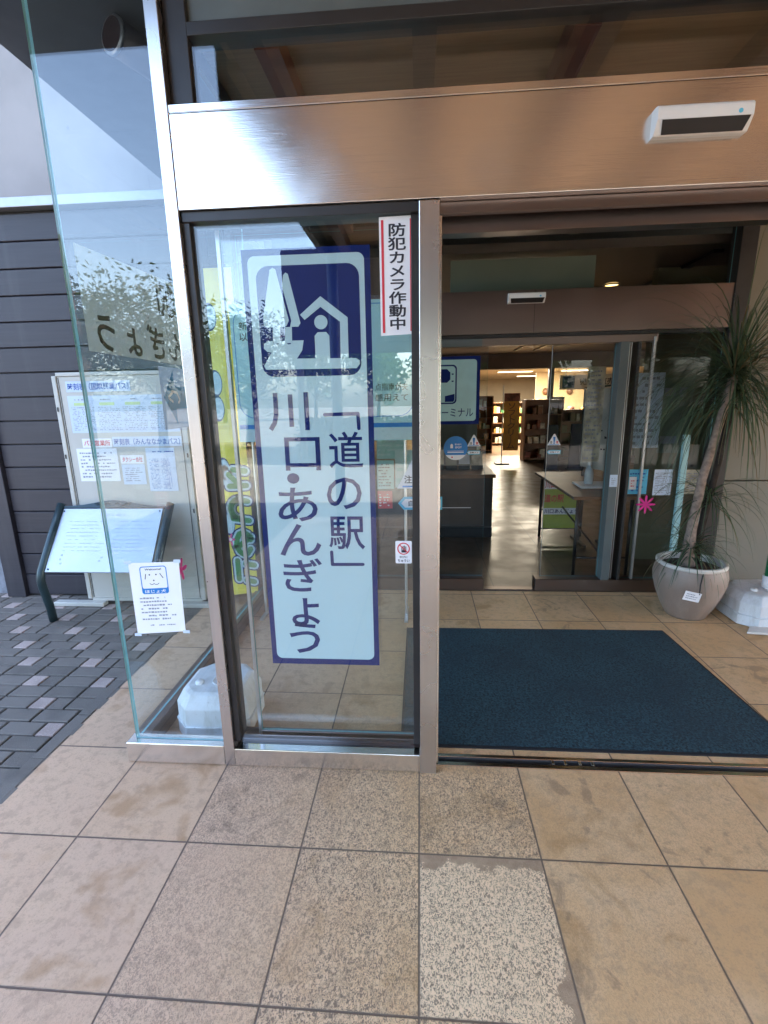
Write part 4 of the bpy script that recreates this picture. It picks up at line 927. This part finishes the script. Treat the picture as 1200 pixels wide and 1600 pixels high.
# whiteboard, table, sprayer
wb = thing('whiteboard', 'whiteboard with black marks standing beside the inner doorway', 'whiteboard', (1.83,3.2,.8))
FW = FR((1.615,3.28,0), Vector((.235,-.20,0)), (0,0,1))
MB().prism([(0,.80),(.31,.76),(.31,1.56),(0,1.535)], FW, 0, .012).done('panel', 'board_white', wb)
m = MB(); m.prism([(-.012,.79),(0,.79),(0,1.545),(-.012,1.545)], FW, -.004, .018); m.prism([(-.012,1.546),(.32,1.572),(.32,1.590),(-.012,1.562)], FW, -.004, .018); m.done('frame', 'black', wb)
m = MB(); rg = random.Random(8)
for i in range(26):
    a, b = rg.uniform(.03,.26), rg.choice([1.30,1.25,1.20,1.15,1.08,1.02]); m.rect(a,b,a+rg.uniform(.008,.02),b+rg.uniform(.01,.025),FW,.0135)
for i in range(9): a = .03+i*.026; m.rect(a,.97,a+.016,.985,FW,.0135)
m.done('marks', 'ink', wb)
m = MB()
for a in (.02,.29): p = FW.p(a,0,-.02); m.tube([(p.x,p.y,.02),(p.x,p.y,1.5)], .014, 8); m.box((p.x-.02,p.y-.2,0),(p.x+.02,p.y+.2,.025))
m.done('stand', 'black', wb)
tb = thing('folding_table', 'dark edged long table with black legs behind the inner doors', 'table', (1.6,2.9,0))
box('tabletop', (1.24,2.22,.672), (1.78,3.56,.70), 'brown_wood', tb, .003)
m = MB(); m.box((1.236,2.216,.676),(1.2395,3.564,.698)); m.done('edge_band', 'black', tb)
for x, y in ((1.30,3.50),(1.73,3.50),(1.30,2.30),(1.73,2.30)): MB().tube([(x,y,.0),(x,y,.671)], .014, 10).done('leg', 'black', tb, True)
m = MB()
for a, b in (((1.30,3.50,.30),(1.73,3.50,.30)),((1.30,2.30,.16),(1.73,2.30,.16)),((1.52,2.30,.18),(1.52,3.5,.34)),((1.30,3.5,.09),(1.73,3.5,.09))): m.tube([a,b], .009, 8)
m.done('brace', 'black', tb, True)
tr = tag(MB().box((1.40,2.55,.702),(1.70,2.82,.722)).bevel(.006,2).done('white_tray', 'white'), 'white tray on the table under the spray bottle', 'tray')
sb = thing('spray_bottle', 'clear hand sanitiser pump bottle with white trigger head on the white tray', 'bottle', (1.50,2.68,.723))
MB().lathe([(.0,0),(.036,.001),(.038,.01),(.038,.10),(.030,.135),(.014,.155),(.013,.17)], (1.50,2.68,.7235), 24).done('body', 'bottle_plastic', sb, True)
m = MB(); m.lathe([(.017,.165),(.017,.195),(.010,.20),(.010,.215)], (1.50,2.68,.7235), 16); m.box((1.44,2.665,.938),(1.525,2.695,.958)); m.box((1.44,2.668,.918),(1.458,2.692,.938)); m.done('trigger_head', 'white', sb)
tp = thing('table_banner', 'yellow green banner with red writing hung below the table', 'banner', (1.5,3.47,.1))
fr = front(3.462)
MB().prism([(1.315,.105),(1.715,.105),(1.715,.655),(1.315,.655)], fr, 0, .003).done('cloth', 'lime', tp)
m = MB(); m.rect(1.315,.53,1.715,.632,fr,.0035); m.rect(1.315,.255,1.700,.325,fr,.0035); m.done('white_band', 'paper', tp)
m = MB(); m.text('川口の',1.325,.54,1.49,.62,fr,.004,.02); m.text('道の駅',1.325,.385,1.525,.475,fr,.004,.02); m.done('red_lettering', 'ink_red', tp)
m = MB(); m.text('あんぎょう',1.50,.545,1.70,.61,fr,.004,.01); m.text('川口あんぎょう',1.33,.265,1.68,.315,fr,.004,.02); m.done('lettering', 'vinyl_navy', tp)
# counter and brochures on the left
ct = thing('brochure_counter', 'dark counter with brochure racks left of the inner doorway', 'counter', (.1,3.9,0))
box('body', (-1.2,3.45,0), (.78,4.1,.66), 'frame_dark', ct, .004); box('top', (-1.25,3.40,.661), (.80,4.15,.70), 'brown_wood', ct, .004); box('kick_panel', (-1.2,3.43,.02), (.78,3.449,.12), 'black', ct)
rg = random.Random(21)
for k in range(7):
    x = -.28+k*.145; zb = .72 if k % 2 else .705
    o = thing('brochure_stack', 'small brochure stack in the counter rack, '+['at its far left','second from the left','third from the left','in its middle','third from the right','second from the right','at its right end'][k], 'brochures', (x,3.55,zb), 'brochures on the counter')
    c_ = ['goods','teal_print','olive','goods','greygreen','paper_blue','goods'][k]
    MB().prism([(x,zb),(x+.12,zb),(x+.12,zb+rg.uniform(.17,.25)),(x,zb+rg.uniform(.17,.25))], FR((0,3.60,0),(1,0,0),Vector((0,.3,1))), 0, .02).done('brochures', c_, o)
    MB().prism([(x-.004,zb),(x+.124,zb),(x+.124,zb+.07),(x-.004,zb+.07)], FR((0,3.575,0),(1,0,0),Vector((0,.3,1))), 0, .003).done('rack_front', 'frame_grey', o)
sv = thing('panel_screen', 'grey folding display screen behind the brochure counter', 'screen', (.7,5.2,0))
for k, x in enumerate((.30,)): box('panel', (x,5.2+.06*k,.08), (x+.50,5.24+.06*k,1.78), 'frame_grey', sv, .004)
MB().box((.32,5.15,0),(.36,5.4,.08)).box((.74,5.15,0),(.78,5.4,.08)).done('foot', 'black', sv)
nob = thing('orange_banner', 'orange upright banner with dark writing at the front of the shop', 'banner', (1.95,9.4,0))
fr = front(9.4)
MB().prism([(1.86,.30),(2.20,.30),(2.20,1.55),(1.86,1.55)], fr, 0, .004).done('cloth', 'orange', nob)
MB().rect(1.86,1.38,2.20,1.55,fr,.005).done('top_band', 'shelf_red', nob)
m = MB()
for i, ch in enumerate('ソフトクリーム'): m.glyph(ch if ch != 'ー' else '｜', 2.03, 1.28-i*.145, .2, .17, fr, .005, .01)
m.done('lettering', 'brown_wood', nob); MB().tube([(1.84,9.41,0),(1.84,9.41,1.72)], .012, 8).done('pole', 'white', nob); MB().box((1.70,9.25,0),(2.0,9.55,.03)).done('foot', 'black', nob)
def shelf(x, y, w, h, n, label, mats, seed):
    o = thing('display_shelf', label, 'shelf', (x+w/2,y,0), 'display shelves in the shop'); rg = random.Random(seed)
    m = MB(); m.box((x,y+.32,0),(x+w,y+.36,h)); m.box((x,y,0),(x+.03,y+.319,h)); m.box((x+w-.03,y,0),(x+w,y+.319,h))
    for k in range(n+1): zz = .06+(h-.08)*k/n; m.box((x+.031,y,zz),(x+w-.031,y+.318,zz+.02))
    m.done('frame', 'brown_wood', o)
    for q, mt_ in enumerate(mats):
        m = MB()
        for k in range(n):
            zz = .081+(h-.08)*k/n; xx = x+.05+rg.uniform(0,.1)
            while xx < x+w-.16:
                ww = rg.uniform(.06,.14); 
                if rg.randrange(len(mats)) == q: m.box((xx,y+.03+rg.uniform(0,.08),zz),(xx+ww*.9,y+.28,zz+rg.uniform(.07,.20)))
                xx += ww*1.25
        g_ = m.done('goods', mt_, o); g_['kind'] = 'stuff'
shelf(2.40,9.8,.85,1.40,4,'tall red-brown goods shelf beside the orange banner',['shelf_red','brown_wood','goods'],1)
shelf(3.30,10.2,.75,1.15,4,'lower brown goods shelf in the middle of the shop',['brown_wood','olive','goods'],2)
shelf(.95,11.6,1.0,1.5,5,'tall goods shelf at the left behind the orange banner',['goods','teal_print','shelf_red'],4)
shelf(2.2,13.6,1.1,1.3,4,'goods shelf far back between the lit ceiling lights',['orange','goods','green'],5)
shelf(4.35,10.0,1.30,.78,3,'low wide goods shelf in front of the bright shop counter',['shelf_red','goods','brown_wood'],3)
for x, y, lab in ((2.52,8.3,'dark navy folded stall cloth standing upright left in front of the shelves'),(3.02,8.4,'dark navy upright stall cloth on the right in front of the shelves')):
    o = thing('navy_stall_sign', lab, 'stall sign', (x,y,0), 'dark navy stall signs')
    MB().prism([(x,.02),(x+.27,.02),(x+.24,.92),(x+.02,.92)], front(y), -.05, 0).bevel(.01,2).done('board', 'navy_cloth', o); MB().box((x-.02,y-.08,0),(x+.29,y+.12,.0195)).done('foot', 'black', o)
ss = thing('shop_sign', 'cream shop sign with a dark square mark hanging over the bright counter', 'sign', (4.6,11.5,1.9))
fr = front(11.36)
MB().prism([(3.55,1.62),(5.2,1.62),(5.2,1.98),(3.55,1.98)], fr, 0, .03).done('panel', 'cream', ss)
MB().rect(3.62,1.66,3.92,1.95,fr,.031).done('mark', 'vinyl_navy', ss); m = MB(); m.text('売店（直売所）',4.05,1.72,5.1,1.90,fr,.031,.02); m.done('lettering', 'ink', ss)
MB().tube([(3.7,11.36,1.98),(3.7,11.36,2.30)], .01, 6).tube([(5.05,11.36,1.98),(5.05,11.36,2.30)], .01, 6).done('hanger', 'alu', ss)
sc_ = thing('shop_counter', 'brightly lit cream shop counter under the shop sign', 'counter', (4.6,12.6,0))
box('front', (3.7,12.6,0), (5.6,12.7,.95), 'cream', sc_); box('top', (3.65,12.5,.951), (5.65,13.2,.99), 'brown_wood', sc_, .005)
box('back_panel', (3.7,14.6,0), (5.6,14.66,2.2), 'orange_wall', sc_)
for k, x in enumerate((4.0,4.75)):
    o = thing('wall_ornament', ('left','right')[k]+' small round dark ornament on the wall behind the shop counter', 'ornament', (x,14.58,1.55), 'ornaments behind the shop counter')
    MB().lathe([(.0,-.10),(.06,-.08),(.10,0),(.06,.10),(.0,.12)], (x,14.56,1.60), 16).done('knot', 'brown_wood', o, True)
for k, x in enumerate((4.3,4.7,5.05)):
    o = tag(MB().lathe([(.0,0),(.09,.0),(.11,.08),(.10,.16),(.0,.20)], (x,12.8,.991), 14).done('food_basket', ('shelf_red','orange','goods')[k], None, True), ('red','orange','pale')[k]+' basket of goods on the shop counter', 'basket', 'baskets on the shop counter')
o = thing('hall_pillar', 'slim dark pillar in front of the shop', 'pillar', (3.22,10.9,0)); box('shaft', (3.16,10.85,0), (3.28,10.97,2.14), 'frame_dark', o); box('base', (3.14,10.83,0), (3.30,10.99,.08), 'black', o)
cbn = thing('grey_locker', 'pale grey locker beside the slim pillar', 'locker', (3.45,11.1,0)); box('body', (3.30,11.05,0), (3.62,11.34,1.45), 'frame_grey', cbn, .005); box('door', (3.315,11.043,.05), (3.605,11.0495,1.42), 'greygreen', cbn, .003); box('handle', (3.34,11.03,.7), (3.35,11.0425,.8), 'alu', cbn)

# ------------------------------------------------------------------ camera under the roof
cc = thing('bullet_camera', 'dark round-nosed tube security camera under the roof beyond the glass corner', 'security camera', (-1.40,1.0,3.25))
a0 = Vector((-1.458,1.0,3.222)); ax = Vector((.42,.86,-.05)).normalized()
MB().tube([a0+ax*.004, a0+ax*.42], .078, 28).done('barrel', 'mount', cc, True)
fr = FR(a0, Vector((ax.y,-ax.x,0)), Vector((0,0,1)))
MB().tube([a0-ax*.012,a0+ax*.0035], .082, 28).done('front_ring', 'ring', cc, True)
MB().tube([a0-ax*.016,a0-ax*.0122], .070, 28).done('lens', 'lens', cc)
MB().tube([a0+ax*.25,(a0+ax*.25)+Vector((0,0,.10))], .02, 10).done('bracket', 'mount', cc)

# ------------------------------------------------------------------ trees and forecourt behind the viewpoint, seen as reflections
def tree(x, y, h, cr, n, label, mat='tree_leaf', kind='broadleaf_tree', trunk=.35, lf=.16, bare=False):
    rg = random.Random(int(x*37+y*11)); o = thing(kind, label, 'tree', (x,y,-.03), 'trees across the forecourt')
    m = MB(); m.tube([(x,y,-.03),(x+.1,y,h*trunk),(x+.05,y+.1,h*.8)], [.16,.12,.05], 8)
    tips = []
    for k in range(14 if not bare else 9):
        a = rg.uniform(0,2*PI); z0 = h*rg.uniform(trunk*.8,.72); L = cr*rg.uniform(.5,1.0); e = rg.uniform(.3,1.1)
        p0 = Vector((x+.06,y+.05,z0)); p1 = p0+Vector((math.cos(a)*L*math.cos(e), math.sin(a)*L*math.cos(e), L*math.sin(e)))
        mid_ = (p0+p1)/2+Vector((rg.uniform(-.2,.2),rg.uniform(-.2,.2),.1)); m.tube([p0,mid_,p1], [.085,.06,.025] if bare else [.05,.035,.012], 6); tips += [p1,mid_]
    m.done('trunk', 'bark_dark', o, True)
    m = MB(); cl = [t+Vector((rg.gauss(0,.25),rg.gauss(0,.25),rg.gauss(0,.25))) for t in tips for _ in range(2)]
    if not bare:
        for _ in range(26): 
            u = rg.uniform(0,2*PI); v = rg.uniform(-.6,1); rr = cr*rg.uniform(.4,1); q = math.sqrt(max(0,1-v*v)); cl.append(Vector((x+math.cos(u)*q*rr,y+math.sin(u)*q*rr,h*.66+v*rr*.95)))
    for _ in range(n):
        c = rg.choice(cl); p = c+Vector((rg.gauss(0,.34),rg.gauss(0,.34),rg.gauss(0,.26))); d1 = Vector((rg.gauss(0,1),rg.gauss(0,1),rg.gauss(0,1))).normalized(); d2 = d1.orthogonal().normalized(); s = lf*rg.uniform(.5,1.1)
        m.faces([p-d1*s,p+d2*s*.4,p+d1*s,p-d2*s*.4], [(0,1,2,3)])
    m.done('crown', mat, o, flip=False)
tree(-9.3,-11.5,7.2,1.0,90,'thin nearly bare tree at the far left of the forecourt',bare=True,kind='bare_tree',lf=.10)
tree(-8.0,-13.0,5.0,1.9,8000,'dense dark tree across the forecourt, mirrored beside the left steel post',lf=.10)
tree(-5.4,-13.5,4.3,1.5,6000,'loose tree across the forecourt, mirrored at the left edge of the main pane',lf=.08)
tree(-11.2,-13.5,4.6,2.0,8000,'dense low tree behind the bare one at the left',lf=.10)
tree(-14.6,-14.5,4.8,2.0,6000,'dense low tree at the far left end of the tree row',lf=.11)
for k, (x, y, h) in enumerate(((-3,-34,5.2),(1.5,-36,5.8),(5.5,-33,5.0),(10,-35,6.0),(-8,-36,6.4),(-14,-33,7),(15,-34,6))):
    tree(x,y,h,2.4,1500,['far roadside tree straight behind, left','far roadside tree straight behind, middle','far roadside tree straight behind, right','far roadside tree farther to the right','far roadside tree farther to the left','far roadside tree at the far left','far roadside tree at the far right'][k],'tree_leaf_far','roadside_tree',.25,.30)
hd = thing('added_hedge', 'low clipped hedge added along the far shelter to keep bright asphalt out of the reflection', 'hedge', (5,-9.8,-.03))  # added to screen the sunlit far asphalt from the sign pane's reflection
box('inner_twigs', (-2.8,-10.05,-.03), (14,-9.6,.95), 'bark_dark', hd)
m = MB(); rg = random.Random(77)
for _ in range(9000):
    x = rg.uniform(-2.9,14.1); s = rg.uniform(.04,.08); top = rg.random() < .3
    p = Vector((x, rg.uniform(-10.1,-9.5) if top else rg.uniform(-9.6,-9.5), rg.uniform(.93,1.08) if top else rg.uniform(-.02,1.03)))
    d1 = Vector((rg.gauss(0,1),rg.gauss(0,1),rg.gauss(0,1))).normalized(); d2 = d1.orthogonal().normalized()
    m.faces([p-d1*s,p+d2*s*.5,p+d1*s,p-d2*s*.5], [(0,1,2,3)])
m.done('foliage', 'tree_leaf', hd, flip=False)
